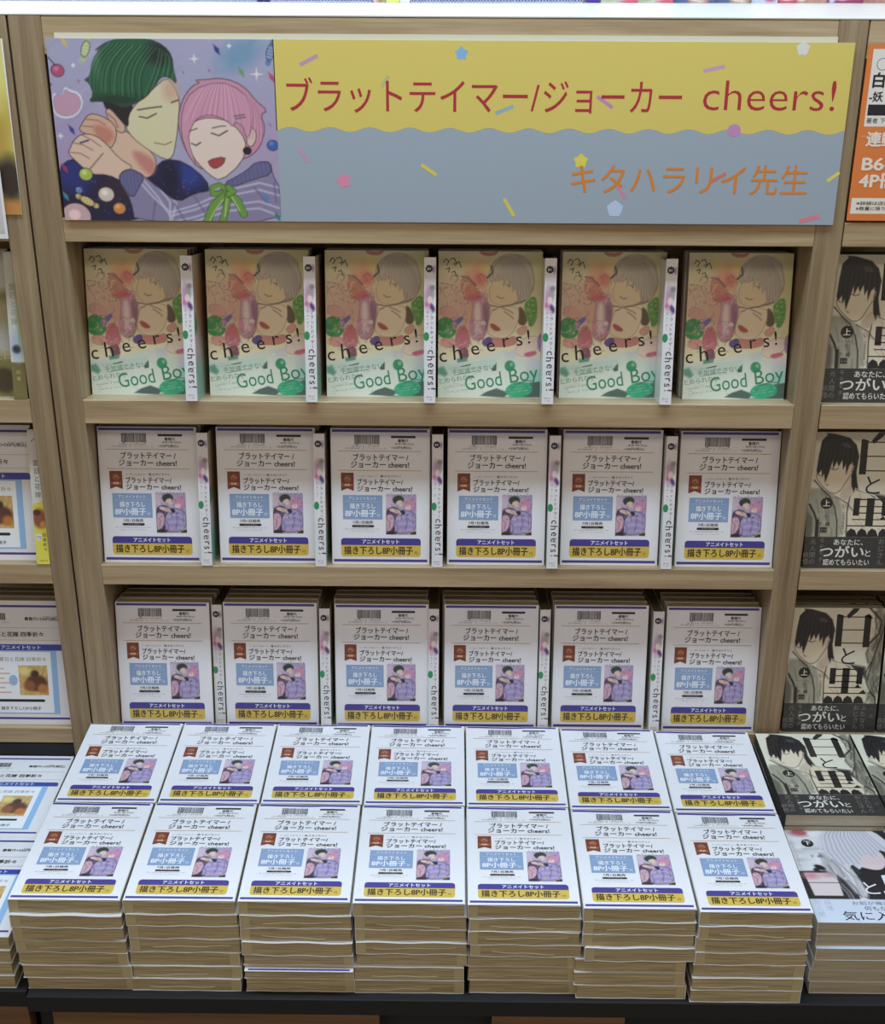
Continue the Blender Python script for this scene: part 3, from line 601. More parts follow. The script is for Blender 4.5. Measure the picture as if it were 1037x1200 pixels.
def print_mono_low():
    p = Print(); p.canvas(paint_mono_low(), 0, 0, 0); ink = (40, 37, 40); wt = (236, 236, 240)
    p.ell(23, 143, 7.4, 7.4, (30, 28, 30), 2); p.text('下', 23, 139, 8.6, wt, an='c', bold=.02, layer=4)
    p.scribble(14, 40, 131, 1.5, (120, 116, 118)); p.text('下', 20, 115, 5.4, ink); p.text('崎', 29, 115, 5.4, ink)
    for i in range(18): p.scribble(2.5, 5, 146-i*3.6, 2.2, (150, 100, 110), seed=i)
    p.text('と', 70, 48, 24, wt, bold=.0, layer=2); p.text('黒', 92, 40, 44, wt, bold=.03, layer=2)
    p.text('お前が俺以外に', 48, 30, 6.4, (120, 124, 136), w=62); p.text('何もかも', 60, 20.5, 7.6, (90, 92, 102), w=34); p.text('気に入らない', 32, 4, 15, (36, 36, 44), w=110, bold=.01)
    for x, b in ((8, '元人間'), (20, '妖怪')): p.vtext(b, x, 38, 8, (186, 194, 210), step=10)
    p.poly([(128, 0), (128, 182), (128.01, 182), (128.01, 0)], ink, 0)
    return p

# ------------------------------------------------------------------ books
def wavy_slab(name, x0, x1, y0, y1, z0, z1, mat, parent, amp0=0, amp1=0, ph=0, n=14, edge=1.2):
    """slab whose lower and upper faces undulate a little, rounded at the left and right ends"""
    V = []; Fs = []
    xs = [x0, x0+edge]+[x0+edge+(x1-x0-2*edge)*i/n for i in range(1, n)]+[x1-edge, x1]
    for i, x in enumerate(xs):
        e = min(edge, (z1-z0)*.3) if i in (0, len(xs)-1) else 0
        w0 = amp0*math.sin(x*.11+ph); w1 = amp1*math.sin(x*.09+ph*1.7+1)
        V += [(x, y0, z0+e+w0), (x, y0, z1-e+w1), (x, y1, z1-e+w1*.4), (x, y1, z0+e+w0*.4)]
    k = len(xs)
    for i in range(k-1):
        a, b = 4*i, 4*i+4
        Fs += [(a, b, b+1, a+1), (a+1, b+1, b+2, a+2), (a+2, b+2, b+3, a+3), (a+3, b+3, b, a)]
    Fs += [(0, 1, 2, 3), (4*k-1, 4*k-2, 4*k-3, 4*k-4)]
    return link(name, mesh(name, V, Fs, mat), parent)
def jacket_shell(parent, T, mat, W=128, H=182, th=.5, name='jacket', ph=0, amp=0):
    """front board, spine and back board of a paperback, spine at x = 0"""
    g = G(); n = 10
    for z0, z1, s in ((T-th, T, 1), (0, th, 0)):
        b = len(g.V); xs = [1.0+(W-1.0)*i/n for i in range(n+1)]
        for x in xs:
            wv = amp*math.sin(x*.09+ph*1.7+1) if s else amp*math.sin(x*.11+ph)
            for y, k in ((0, 1), (H, .4)):
                g.V += [(x, y, z0+wv*k), (x, y, z1+wv*k)]
        for i in range(n):
            a = b+4*i; c = a+4
            g.F += [(a+1, c+1, c+3, a+3), (a, a+2, c+2, c), (a, c, c+1, a+1), (a+2, a+3, c+3, c+2)]
        g.F.append((b+4*n, b+4*n+2, b+4*n+3, b+4*n+1))
    g.box(0, 1.0, 0, H, .0, T, .25)
    return g.build(name, mat, parent)

BT = 18.55
FLAT = print_flyer(); warpf = lambda x, y: (.5*np.sin(x*.075+.6)+.12*np.sin(x*.17))*np.clip((np.asarray(y)-150)/32, 0, 1)**2
def sheet(parent, T, warp=None, z=.0, W=126.6, H=181.4, x0=.8):
    V = []; Fs = []; nx, ny = 16, 14
    for k in (0, 1):
        for j in range(ny+1):
            for i in range(nx+1):
                x, y = x0+W*i/nx, .2+H*j/ny; V.append((x, y, T+z+.25*k+(float(warp(x, y)) if warp else 0)))
    n = (nx+1)*(ny+1)
    for j in range(ny):
        for i in range(nx):
            a = j*(nx+1)+i; Fs += [(n+a, n+a+1, n+a+nx+2, n+a+nx+1), (a, a+nx+1, a+nx+2, a+1)]
    for i in range(nx):
        a = i; Fs.append((a, a+1, n+a+1, n+a)); a = ny*(nx+1)+i; Fs.append((a, n+a, n+a+1, a+1))
    for j in range(ny):
        a = j*(nx+1); Fs.append((a, n+a, n+a+nx+1, a+nx+1)); a = a+nx; Fs.append((a, a+nx+1, n+a+nx+1, n+a))
    return link('flyer_sheet', mesh('flyer_sheet', V, Fs, paper), parent)
def shift(dz):
    return lambda V: V+np.array([0, 0, dz])
def make_wrapped(top=False, flat=True, ph=0.0, pr=None, turned=False):
    r = empty('wrapped_comic')
    amp = .75 if flat else 0
    wavy_slab('page_block', 1.0, 127, .8, 181, .5, BT-.5, pages, r, amp, amp, ph)
    jacket_shell(r, BT, jacket, ph=ph, amp=amp, th=.35 if flat else .5)
    g = G(); g.box(1.2, 11.5, *((180.6, 181.4) if turned else (.3, .9)), 1.2, BT-1.2); g.build('jacket_flap', flap_m, r)
    if flat and not top and ph > 1:
        q = random.Random(int(ph*10)); zb = BT*q.uniform(.25, .6); xa, xb = q.uniform(10, 40), q.uniform(80, 122); V = []; n_ = 12; yy = (.15, .8) if not turned else (181.2, 181.85)
        for i in range(n_+1):
            x = xa+(xb-xa)*i/n_; zz = zb+.7*math.sin(i*.9+ph)+.04*(x-xa)*math.sin(ph*3); hh = .28*math.sin(math.pi*(i+.4)/(n_+.8))+.06
            V += [(x, yy[0], zz-hh), (x, yy[1], zz-hh), (x, yy[1], zz+hh), (x, yy[0], zz+hh)]
        Fs = [(0, 1, 2, 3), (4*n_+3, 4*n_+2, 4*n_+1, 4*n_)]+[(4*i+j, 4*i+4+j, 4*i+4+(j+1) % 4, 4*i+(j+1) % 4) for i in range(n_) for j in range(4)]
        link('film_crease_glint', mesh('film_crease_glint', V, Fs, crease_glint), r)
    if top:
        wp = warpf if flat else None
        s = sheet(r, BT, (lambda x, y: warpf(x, y)+.6) if flat else None)
        q = (pr or FLAT)
        o = q.build('flyer_printing', ink_film, s, shift(BT+.36+(.6 if flat else 0)), wp)
    return r
def put(o, x, y, z, rot=(0, 0, 0), label=None, cat='comic', group=None):
    o.location = Vector((x, y, z))*S; o.rotation_euler = rot
    return tag(o, label, cat, group)
TABLE_Z = -105.8
ORD = ['first', 'second', 'third', 'fourth', 'fifth', 'sixth', 'seventh']
LAYER = ['topmost', 'second from the top', 'third from the top', 'fourth from the top', 'third from the bottom', 'second from the bottom', 'lowest']

proto_top = make_wrapped(True, True); protos = [make_wrapped(False, True, ph) for ph in (.3, 1.6, 2.9, 4.4)]; turned = [make_wrapped(False, True, ph, turned=True) for ph in (.9, 2.1, 3.6)]
used = set()
def take(p):
    if p.name not in used: used.add(p.name); return p
    return dup(p)
fx = [-483+130.7*k for k in range(7)]; fy = [-360.5, -360, -360, -361, -362, -366, -370]
def stack(k, x, y, n, z0, row, flips, tx, side=''):
    tk = [R.uniform(.88, 1.12) for _ in range(n)]; tk[0] = 1.0; f = (n-1)/sum(tk[1:]); tk = [1.0]+[t*f for t in tk[1:]]
    for i in range(n):                                  # i = 0 is the top
        z = z0+BT*sum(tk[i+1:])
        lab = {'front': 'wrapped comic lying %s in the %s front stack from the left', 'back': 'wrapped comic lying %s in the %s back stack from the left'}[row] % (LAYER[i], ORD[k])
        if i == 0:
            lab = {'front': 'comic under white booklet flyer topping the %s front stack from the left', 'back': 'comic under white booklet flyer topping the %s back stack from the left'}[row] % ORD[k]
            o = take(proto_top); put(o, x, y, z, label=lab, group='wrapped comics in the %s row of stacks' % row); continue
        jx, jy = R.uniform(-1.8, 1.8)+tx[i], R.uniform(-2.6, 1.2)
        if i in (1, 3) and R.random() < .5: jy -= 1.8
        o = take(turned[R.randrange(3)] if flips[i] else protos[R.randrange(4)])
        o.scale = (1, 1, tk[i])
        if flips[i]: put(o, x+128+jx, y+182+jy, z, (0, 0, math.pi), lab, group='wrapped comics in the %s row of stacks' % row)
        else: put(o, x+jx, y+jy, z, (0, 0, R.uniform(-.006, .006)), lab, group='wrapped comics in the %s row of stacks' % row)
LOW = [(0, 1, 1, 2, 3, 6, 8), (0, 2, 3, 4, 1, 1, 2), (0, 0, 1, 3, 2, 2, 3), (0, 1, 2, 3, 1, 1, 1), (0, 2, 2, 3, -1, 1, 2), (0, 2, 2, 4, -5, -6, -5), (0, 1, 0, 1, -1, -2, -1)]
FL = [(0, 0, 0, 0, 1, 1, 1), (0, 0, 0, 0, 1, 1, 1), (0, 0, 0, 0, 1, 1, 1), (0, 0, 0, 0, 1, 1, 1), (0, 0, 0, 0, 1, 1, 1), (0, 0, 0, 0, 1, 1, 1), (0, 0, 0, 0, 1, 1, 1)]
for k in range(7):
    stack(k, fx[k], fy[k], 7, TABLE_Z, 'front', FL[k], LOW[k])
    stack(k, -480.5+130.2*k, fy[k]+183.5, 7, TABLE_Z, 'back', FL[k], LOW[k])
# the one flyer that peeks out of the third front stack
s = G(); s.box(0, 126, 0, 60, 0, .3); peek = s.build('flyer_sheet', paper)
pp = Print(); pp.rect(4, 122, 1.6, 4.2, NAVY, 1, 10); pp.build('flyer_printing', ink_film, peek, shift(.3))
put(peek, fx[2]+4, fy[2]-8.5, TABLE_Z+BT*2-.9, label='white flyer edge with a purple bar peeking out low in the third front stack', cat='flyer')

# ---- face-out rows in the bookcase
LEAN = .1573; FACE = (math.pi/2-LEAN, 0, 0)
def face_out(o, x, d, Zs, T=BT, **k):
    """stands face out, square on the back-sloping shelf, front lower edge d behind the shelf's front edge"""
    u = d+T; y = u*math.cos(LEAN); z = Zs-u*math.sin(LEAN)+.3
    return put(o, x, y, z, FACE, **k)
SH = (723.8, 499.2, 271.7, 19.0)
proto_face = make_wrapped(True, False, 0)
proto_plain = make_wrapped(False, False, 0)
r2x = [-438.5, -286.0, -138.3, 12.6, 161.4, 311.7]; r3x = [-438.5, -292.0, -139.9, 9.9, 159.5, 312]
for rn, xs, Zs, d in (('middle', r2x, SH[2], 11), ('bottom', r3x, SH[3], 8)):
    for k, x in enumerate(xs):
        o = take(proto_face)
        face_out(o, x, d+(0, 2, 0, 1, 3, 0)[k], Zs, label='comic under booklet flyer standing face out, %s from left on %s shelf' % (ORD[k], rn), group='face-out flyer comics on the %s shelf' % rn)
        for j in (1, 2):
            o = take(proto_plain)
            face_out(o, min(312.3, max(-438.5, x+R.uniform(-3, 3))), d+3.5+j*(BT+1.2), Zs, label='wrapped comic %s behind the %s face-out flyer from left, %s shelf' % (('next', 'second')[j-1], ORD[k], rn), group='comics behind the face-out ones on the %s shelf' % rn)
# cover art comics on the upper shelf
CT = 16.0
def make_cover_comic():
    r = empty('comic_book'); g = G(); g.box(1, 127, .8, 181, .5, CT-.5); g.build('page_block', pages_c, r)
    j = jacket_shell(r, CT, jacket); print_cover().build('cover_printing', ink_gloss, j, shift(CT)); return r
def make_cover_plain():
    r = empty('comic_book'); g = G(); g.box(1, 127, .8, 181, .5, CT-.5); g.build('page_block', pages_c, r); jacket_shell(r, CT, jacket); return r
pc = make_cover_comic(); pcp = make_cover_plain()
r1x = [-438.0, -288.6, -140.6, -.2, 152.9, 308.5]; r1d = [36, 37, 36, 33, 38, 36]
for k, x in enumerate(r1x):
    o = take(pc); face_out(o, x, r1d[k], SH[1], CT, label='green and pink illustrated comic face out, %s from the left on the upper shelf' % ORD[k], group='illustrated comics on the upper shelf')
    for j in (1, 2):
        o = take(pcp); face_out(o, min(312.3, max(-438.5, x+R.uniform(-2, 2))), r1d[k]+2+j*(CT+1.5), SH[1], CT, label='comic %s behind the %s illustrated comic from the left on the upper shelf' % (('directly', 'two places')[j-1], ORD[k]), group='comics behind the illustrated ones')
# spine-out copies between them
ST = 14.2
def make_spine(pr=None, T=ST, jm=jacket, side=None, H=175):
    r = empty('spine_out_comic'); g = G(); g.box(1, 127, .8, H-1, .5, T-.5); g.build('page_block', dark_pages, r)
    j = jacket_shell(r, T, jm, H=H)
    (pr or print_spine()).build('spine_printing', ink_gloss, j, lambda V: np.stack([-V[:, 2], V[:, 1], V[:, 0]], 1))
    if side: side.build('side_printing', ink_gloss, j, shift(T))
    return r
dark_pages = pages_mat('dark_page_tops', (84, 78, 62), (110, 102, 84), .1)  # darker grey-brown pages for the spine-out copies
ps = make_spine(side=print_side())
def spine_rot(lean=LEAN):
    return Matrix.Rotation(-lean, 4, 'X') @ Matrix(((0, 0, 1, 0), (1, 0, 0, 0), (0, 1, 0, 0), (0, 0, 0, 1)))
def put_spine(o, x, y, z, yaw=0, **k):
    """local x -> depth, local y -> up, local z -> right; front lower edge at (x, y, z)"""
    mtx = Matrix.Rotation(yaw, 4, 'Z') @ spine_rot()
    o.matrix_world = Matrix.Translation(Vector((x, y*math.cos(LEAN), z-y*math.sin(LEAN)+.3))*S) @ mtx
    return tag(o, **k)
for rn, Zs, lst in (('upper', SH[1], ((-311, -5), (-162.4, -6), (-16.9, -6), (128.2, -8), (273.6, -6))), ('middle', SH[2], ((-308.4, -1), (-159, 0), (-7.1, 0), (143, -2), (292, 0))), ('bottom', SH[3], ((-308.5, 14), (-160, 2), (-11.6, 4), (140, 5), (293.5, 1)))):
    for k, (x, y) in enumerate(lst):
        o = take(ps); put_spine(o, x-.2, y, Zs, label='white-spined comic turned spine out, %s from the left on the %s shelf' % (ORD[k], rn), cat='comic', group='spine-out comics on the %s shelf' % rn)

# ---- neighbouring monochrome comics on the right
def make_mono(pr, T=16.0):
    r = empty('comic_book'); wavy_slab('page_block', 1, 127, .8, 181, .5, T-.5, pages_c, r, .1, .1, 1)
    j = jacket_shell(r, T, jacket_d if pr is MU else jacket); pr.build('cover_printing', ink_gloss, j, shift(T)); return r
MU = print_mono_up(); ML = print_mono_low()
mu = make_mono(MU, 17.5); ml = make_mono(ML, 17.5)
for rn, Zs, n in (('upper', SH[1], 1), ('middle', SH[2], 1), ('bottom', SH[3], 2)):
    for k in range(n):
        o = take(mu); face_out(o, 480+k*131.5, (20, 10, 8)[('upper', 'middle', 'bottom').index(rn)], Zs, 17.5, label=('black and white comic face out on the right-hand bookcase, %s shelf' % rn) if k == 0 else 'half-cropped black and white comic at the right photo edge, bottom shelf', cat='comic', group='monochrome comics face out')
        if rn == 'bottom' or k == 0:
            for j in (1, 2):
                o = take(proto_plain if False else mu); face_out(o, 481+k*131.5, (20, 10, 8)[('upper', 'middle', 'bottom').index(rn)]+2+j*19, Zs, 17.5, label='black and white comic %s behind the %s face-out one on the right-hand %s shelf' % (('next', 'second')[j-1], ('first', 'second')[k], rn), cat='comic', group='monochrome comics behind')
MT = 17.5
for k in range(2):
    x = (437, 568)[k]
    for i in range(7):
        o = take(mu); z = TABLE_Z+ (24.35-TABLE_Z-MT)-i*MT
        if z < TABLE_Z-1: continue
        if i == 0 and k == 0: lab = 'black and white comic with dark band topping the back stack right of the flyer stacks'
        elif i == 0: lab = 'black and white comic topping the back stack cut by the right photo edge'
        else: lab = 'monochrome comic %s in the %s right-hand back stack' % (LAYER[i], ('nearer', 'farther')[k])
        put(o, x+R.uniform(-1, 1)*(i > 0)+2, -189+R.uniform(0, 2)*(i > 0), TABLE_Z+.05+(6-i)*(24.35-TABLE_Z-.1)/7+.0 if False else z, label=lab, cat='comic', group='monochrome comics in the back stacks')
zt = -.3
for i in range(6):
    o = take(ml); z = TABLE_Z+.1+(5-i)*MT
    lab = 'pale comic with silver hair art topping the front stack at the lower right' if i == 0 else 'monochrome comic, %s in the front stack at the lower right corner' % (['', 'second from the top', 'third from the top', 'fourth from the top', 'second from the bottom', 'lowest'][i])
    put(o, 440+R.uniform(-1.5, 1.5)*(i > 0), -356+(-3.5 if i == 2 else R.uniform(-1, 1)*(i > 0)), z, label=lab, cat='comic', group='monochrome comics in the lower right stack')

# ---- left-hand neighbours
OT = print_flyer_other()
po = make_wrapped(True, False, 0, OT)
for i, (x, y, row) in enumerate(((-617, -359, 'front'), (-638, -177, 'back'))):
    o = take(po); put(o, x, y, TABLE_Z+3*BT+.2, label='white flyer comic topping the %s stack at the left photo edge' % row, group='neighbouring flyer comics')
    for j in range(3):
        o = take(proto_plain) ; put(o, x+R.uniform(-1, 2.5), y+R.uniform(-2, 1), TABLE_Z+j*BT, label='wrapped comic, %s in the %s stack at the left photo edge' % (['lowest', 'second from the bottom', 'just under the top one'][j], row), cat='comic', group='neighbouring wrapped comics')
o = take(po); face_out(o, -636, 10, SH[3], label='white blue-panelled flyer comic face out on the left-hand bookcase, bottom shelf', group='neighbouring flyer comics face out')
for j in (1, 2):
    o = take(proto_plain); face_out(o, -636, 13+j*20, SH[3], label='wrapped comic %s behind the flyer one on the left-hand bottom shelf' % ('next', 'second')[j-1], cat='comic')
o = take(po); face_out(o, -654, 16, SH[2], label='white flyer comic face out on the left-hand bookcase, middle shelf', group='neighbouring flyer comics face out')
def spine_left(kind):
    T = 17 if kind == 'y' else 17; p = Print()
    if kind == 'y':
        c = Canvas(T, 180, 1.2, (224, 222, 214), 1, 2); c.poly([(-2, -2), (T+2, -2), (T+2, 88), (-2, 80)], (226, 214, 84)); c.ell(8, 62, 9, 13, (150, 84, 60), soft=2); c.ell(5, 70, 5, 4, (90, 44, 36)); c.ell(12, 54, 4, 5, (206, 140, 60), soft=1)
        p.canvas(c, 0, 0, 0); p.vtext('愛日と花嫁', 8.5, 140, 8, (120, 112, 110), step=10.5); p.rect(2, 9, 33, 41, (235, 235, 230), 1); p.text('70', 5.5, 34, 5.5, (60, 90, 150), an='c'); p.vtext('四季折々', 12.5, 42, 4.6, (80, 70, 40), step=6.5); p.scribble(4, 14, 4, 2, (90, 80, 50)); p.bar(4, 164, 9, 168, 1, (120, 110, 110), 2)
    else:
        c = Canvas(T, 180, 1.2, (210, 212, 200), 2, 3); c.poly([(-2, -2), (T+2, -2), (T+2, 46), (-2, 46)], (120, 108, 62)); c.ell(9, 66, 8, 18, (180, 196, 214), soft=3); c.ell(8, 62, 5, 5, (50, 50, 60), soft=2); c.ell(14, 110, 3, 40, (150, 164, 96), soft=2)
        p.canvas(c, 0, 0, 0); p.vtext('愛日と花嫁', 8, 142, 8, (160, 160, 164), step=10.5); p.vtext('四季', 8, 36, 5, (200, 190, 130), step=8)
    return p
dark_j = plain('olive_jacket', (126, 116, 70), .5, coat=.3)
a1 = make_spine(spine_left('y'), 17, jacket, H=180); put_spine(a1, -524.6, -1, SH[2], label='white and yellow spine-out comic on the left-hand bookcase, middle shelf', cat='comic')
a2 = make_spine(spine_left('g'), 17, dark_j, H=180); put_spine(a2, -526, 0, SH[1], label='white and olive spine-out comic on the left-hand bookcase, upper shelf', cat='comic')
r = empty('comic_book'); g = G(); g.box(1, 127, .8, 181, .5, 15.5); g.build('page_block', pages_c, r); j = jacket_shell(r, 16, dark_j)
c = Canvas(128, 182, 2.5, (128, 118, 70), 8, 9); c.ell(120, 100, 26, 20, (190, 184, 150), soft=8); c.ell(118, 70, 20, 20, (196, 196, 190), soft=8); c.ell(112, 20, 16, 16, (70, 60, 36), soft=3); c.poly([(90, 130), (128, 130), (128, 182), (90, 182)], (206, 204, 196), soft=6)
p = Print(); p.canvas(c, 0, 0, 0); p.text('愛日', 100, 46, 12, (206, 190, 120)); p.build('cover_printing', ink_gloss, j, shift(16))
face_out(r, -656, 22, SH[1], 16, label='olive comic face out at the left photo edge, upper shelf', cat='comic')

# ------------------------------------------------------------------ posters, cards and the banner
def thin(parent, x0, x1, z0, z1, y, mat, name, t=.6, x0t=None, x1t=None):
    a0 = x0 if x0t is None else x0t; a1 = x1 if x1t is None else x1t
    V = [(x0, y, z0), (x1, y, z0), (a1, y, z1), (a0, y, z1), (x0, y+t, z0), (x1, y+t, z0), (a1, y+t, z1), (a0, y+t, z1)]
    return link(name, mesh(name, V, [(0, 1, 2, 3), (4, 7, 6, 5), (0, 4, 5, 1), (3, 2, 6, 7), (0, 3, 7, 4), (1, 5, 6, 2)], mat), parent)
def upright(x0, z0, y):
    return lambda V: np.stack([V[:, 0]+x0, np.full(len(V), y)-V[:, 2], V[:, 1]+z0], 1)
bn = empty('banner', (0, -3, 722), 'wide yellow and blue banner with red katakana title above the shelves', 'banner')
bx0, bx1, bz0, bz1 = -436.5, 460, 0, 200.5
thin(bn, bx0, bx1, bz0, bz1, -.6, card, 'banner_sheet')
P = Print()
AX = 252                                            # width of the picture panel at the left
YEL, BLU = (222, 200, 104), (160, 172, 184)
P.rect(AX, bx1-bx0, 0, 110, BLU, 0)
wave = []; nW = 320; L = bx1-bx0-AX
for i in range(nW+1):
    x = AX+L*i/nW; wave.append((x, 104.3+2.6*math.cos((x-AX-16)*2*math.pi/45.2)))
v = wave+[(x, 200.5) for x, _ in wave]
P._add(v, [(i, i+1, nW+2+i, nW+1+i) for i in range(nW)], YEL, 1)
red = (178, 40, 54); X = lambda wx: wx-bx0
P.text('ブラットテイマー/', X(-171), 122.3, 37.5, red, w=284, bold=.004); P.text('ジョーカー', X(118), 122.3, 37.5, red, w=155, bold=.004); P.text('cheers!', X(297), 123.5, 44, red, w=148, bold=-.009)
P.text('キタハラリイ先生', X(153), 33.5, 34, (222, 132, 44), w=272, bold=.004)
SPR = [((-155, -135), (896, 906), (196, 150, 178)), ((-64, -56), (873, 885), (196, 190, 120)), ((64, 84), (845, 853), (150, 180, 190)), ((-160, -150), (806, 790), (196, 150, 190)), ((-20, -2), (788, 776), (222, 205, 90)), ((76, 88), (750, 730), (222, 205, 90)), ((295, 318), (892, 897), (206, 160, 186)), ((178, 196), (864, 852), (200, 140, 180)), ((205, 216), (768, 752), (214, 140, 160)), ((447, 460), (772, 782), (226, 214, 110)), ((312, 330), (770, 780), (214, 120, 110))]
for (xa, xb), (za, zb), c_ in SPR: P.bar(X(xa), za-722, X(xb), zb-722, 4, c_, 2)
P.star(X(25), 187, 8, (140, 180, 220), 2, k=.7); P.star(X(-109), 47, 9, (226, 140, 170), 2, k=.72, rot=.3); P.star(X(163), 71, 9, (230, 214, 90), 2, k=.7); P.ell(X(335), 106, 7.5, 7, (200, 140, 190), 2); P.star(X(403), 194, 8, (226, 224, 216), 2, k=.8); P.star(X(205), 17, 10, (190, 208, 232), 2, k=.85); P.bar(X(420), 4, X(443), 10, 5, (226, 130, 150), 2)
def paint_banner():
    w, h = 253, 200.5; c = Canvas(w, h, 1.0, (170, 164, 196), 0, 17)
    def M(pts):
        o = []
        for zx, zy in pts:
            t = (zy-55)/725; xl, xr = 45+70*t, 957+33*t; o.append(((zx-xl)/(xr-xl)*w, h*(1-t)))
        return o
    for i in range(46):
        x = c.rs.uniform(-60, 250); y = c.rs.uniform(40, 230); L = c.rs.uniform(20, 60)
        c.line([(x, y), (x+L, y+L*.75)], c.rs.uniform(2, 7), [(196, 190, 216), (150, 150, 190), (184, 162, 196)][i % 3], a=.35, soft=1.5)
    c.ell(215, 185, 26, 14, (96, 150, 184), rot=.5, soft=8, a=.75); c.ell(20, 60, 40, 60, (176, 140, 184), soft=25, a=.6); c.ell(240, 90, 30, 40, (184, 150, 190), soft=20, a=.6)
    K = (52, 34, 44)
    m1 = lambda pts, k, sm=2, e=.9, **q: c.poly(M(pts), k, smooth=sm, edge=(K, e) if e else None, **q)
    def strands(p0, p1, bend, n, ks, wd, cut, a=.6):
        """fan of curved strokes from segment p0 to segment p1"""
        for i in range(n):
            t = (i+.5)/n; q = c.rs.uniform(-.03, .03); t2 = t+q
            a0 = (p0[0][0]+(p0[1][0]-p0[0][0])*t, p0[0][1]+(p0[1][1]-p0[0][1])*t); b0 = (p1[0][0]+(p1[1][0]-p1[0][0])*t2, p1[0][1]+(p1[1][1]-p1[0][1])*t2)
            pts = []
            for j in range(7):
                f = j/6; pts.append((a0[0]+(b0[0]-a0[0])*f+bend[0]*math.sin(math.pi*f), a0[1]+(b0[1]-a0[1])*f+bend[1]*math.sin(math.pi*f)))
            c.line(M(pts), wd*c.rs.uniform(.6, 1.3), ks[i % len(ks)], a=a, cut=cut, soft=.5)
    # dark blue garment with a starry sheen
    gm = m1([(88, 565), (140, 525), (220, 530), (330, 600), (400, 650), (480, 560), (520, 525), (600, 535), (690, 610), (700, 660), (640, 700), (560, 700), (400, 790), (88, 790)], (36, 30, 70), 1)
    c.ell(*M([(150, 590)])[0], 22, 20, (40, 52, 140), soft=9, a=.8, cut=gm); c.ell(*M([(600, 590)])[0], 24, 16, (44, 66, 160), soft=8, a=.85, cut=gm); c.ell(*M([(540, 600)])[0], 12, 22, (26, 24, 56), soft=6, cut=gm); c.ell(*M([(330, 660)])[0], 22, 16, (52, 38, 54), soft=7, cut=gm)
    for i in range(40): c.ell(c.rs.uniform(14, 160), c.rs.uniform(0, 62), .7, .7, (120, 130, 200), a=.6, cut=gm)
    # skin-toned planes: neck, cheek, ear
    m1([(318, 400), (380, 420), (470, 500), (490, 545), (460, 610), (380, 590), (320, 540), (290, 470)], (228, 184, 154), 2)
    m1([(380, 490), (440, 500), (490, 545), (470, 600), (420, 560)], (206, 124, 116), 2, 0, soft=3, a=.9)
    m1([(368, 360), (400, 310), (470, 250), (530, 200), (560, 240), (582, 290), (574, 390), (566, 450), (552, 520), (520, 530), (440, 480), (390, 440), (362, 400)], (224, 208, 168), 1)
    c.ell(*M([(470, 400)])[0], 18, 24, (222, 214, 150), soft=9, a=.5); c.ell(*M([(545, 250)])[0], 9, 12, (212, 164, 132), soft=5, a=.8)
    m1([(278, 335), (300, 318), (330, 340), (366, 400), (350, 428), (310, 400)], (220, 172, 146), 2); c.line(M([(292, 345), (320, 370), (332, 400)]), 1.1, (140, 84, 76))
    # joined hands as one plain mass with finger-like folds
    m1([(172, 412), (190, 380), (215, 345), (260, 350), (320, 385), (328, 440), (300, 490), (240, 470), (210, 430)], (222, 170, 142), 1)
    m1([(225, 385), (300, 400), (318, 440), (290, 470), (250, 450)], (204, 112, 92), 2, 0, soft=3, a=.75)
    m1([(128, 505), (140, 480), (150, 455), (185, 425), (240, 430), (290, 470), (330, 520), (400, 565), (350, 620), (290, 590), (220, 590), (170, 545)], (232, 192, 164), 1)
    for q in ([(150, 462), (190, 470), (230, 492)], [(138, 500), (180, 505), (215, 525)], [(185, 430), (225, 450), (262, 476)], [(205, 368), (250, 372), (280, 388)], [(190, 395), (230, 398)]): c.line(M(q), 1, (134, 82, 74), a=.85)
    c.line(M([(180, 462), (212, 452)]), 2, (74, 64, 130))
    # dark lower hair band, then the green mass
    m1([(270, 290), (330, 300), (400, 310), (374, 350), (374, 400), (350, 380), (300, 322), (285, 330)], (40, 32, 34), 1)
    gm = m1([(205, 210), (222, 200), (232, 140), (262, 95), (240, 100), (300, 62), (370, 55), (460, 55), (520, 80), (552, 120), (556, 170), (572, 230), (540, 200), (505, 200), (480, 240), (445, 280), (410, 300), (360, 325), (300, 300), (258, 296), (216, 300), (236, 270), (218, 225), (200, 215)], (40, 98, 62), 1)
    c.ell(*M([(500, 110)])[0], 15, 12, (34, 44, 38), soft=6, cut=gm); c.ell(*M([(330, 290)])[0], 30, 6, (30, 50, 40), soft=4, cut=gm, a=.8); c.ell(*M([(245, 130)])[0], 5, 22, (110, 150, 110), soft=3, cut=gm, a=.6)
    strands(((300, 70), (500, 90)), ((215, 250), (440, 290)), (-28, -10), 26, ((86, 150, 104), (24, 62, 42), (58, 124, 80), (20, 46, 34)), 1.3, gm)
    strands(((500, 90), (545, 120)), ((430, 280), (560, 200)), (14, -20), 9, ((84, 140, 100), (22, 50, 36)), 1.2, gm)
    # pink mass: back, light plane, fringe
    pm = m1([(640, 212), (690, 210), (740, 203), (800, 215), (850, 245), (885, 290), (935, 330), (905, 345), (926, 400), (905, 470), (880, 500), (850, 520), (700, 560), (655, 565), (610, 500), (585, 440), (572, 370), (590, 290), (630, 235), (665, 222)], (212, 140, 164), 1)
    m1([(612, 450), (620, 400), (640, 372), (700, 356), (780, 372), (830, 420), (850, 470), (830, 540), (745, 615), (700, 590), (650, 540), (618, 490)], (238, 210, 194), 1)
    m1([(852, 408), (870, 395), (888, 410), (888, 450), (868, 478), (848, 462)], (234, 194, 180), 2); c.ell(*M([(852, 490)])[0], 5, 4.5, (36, 30, 36))
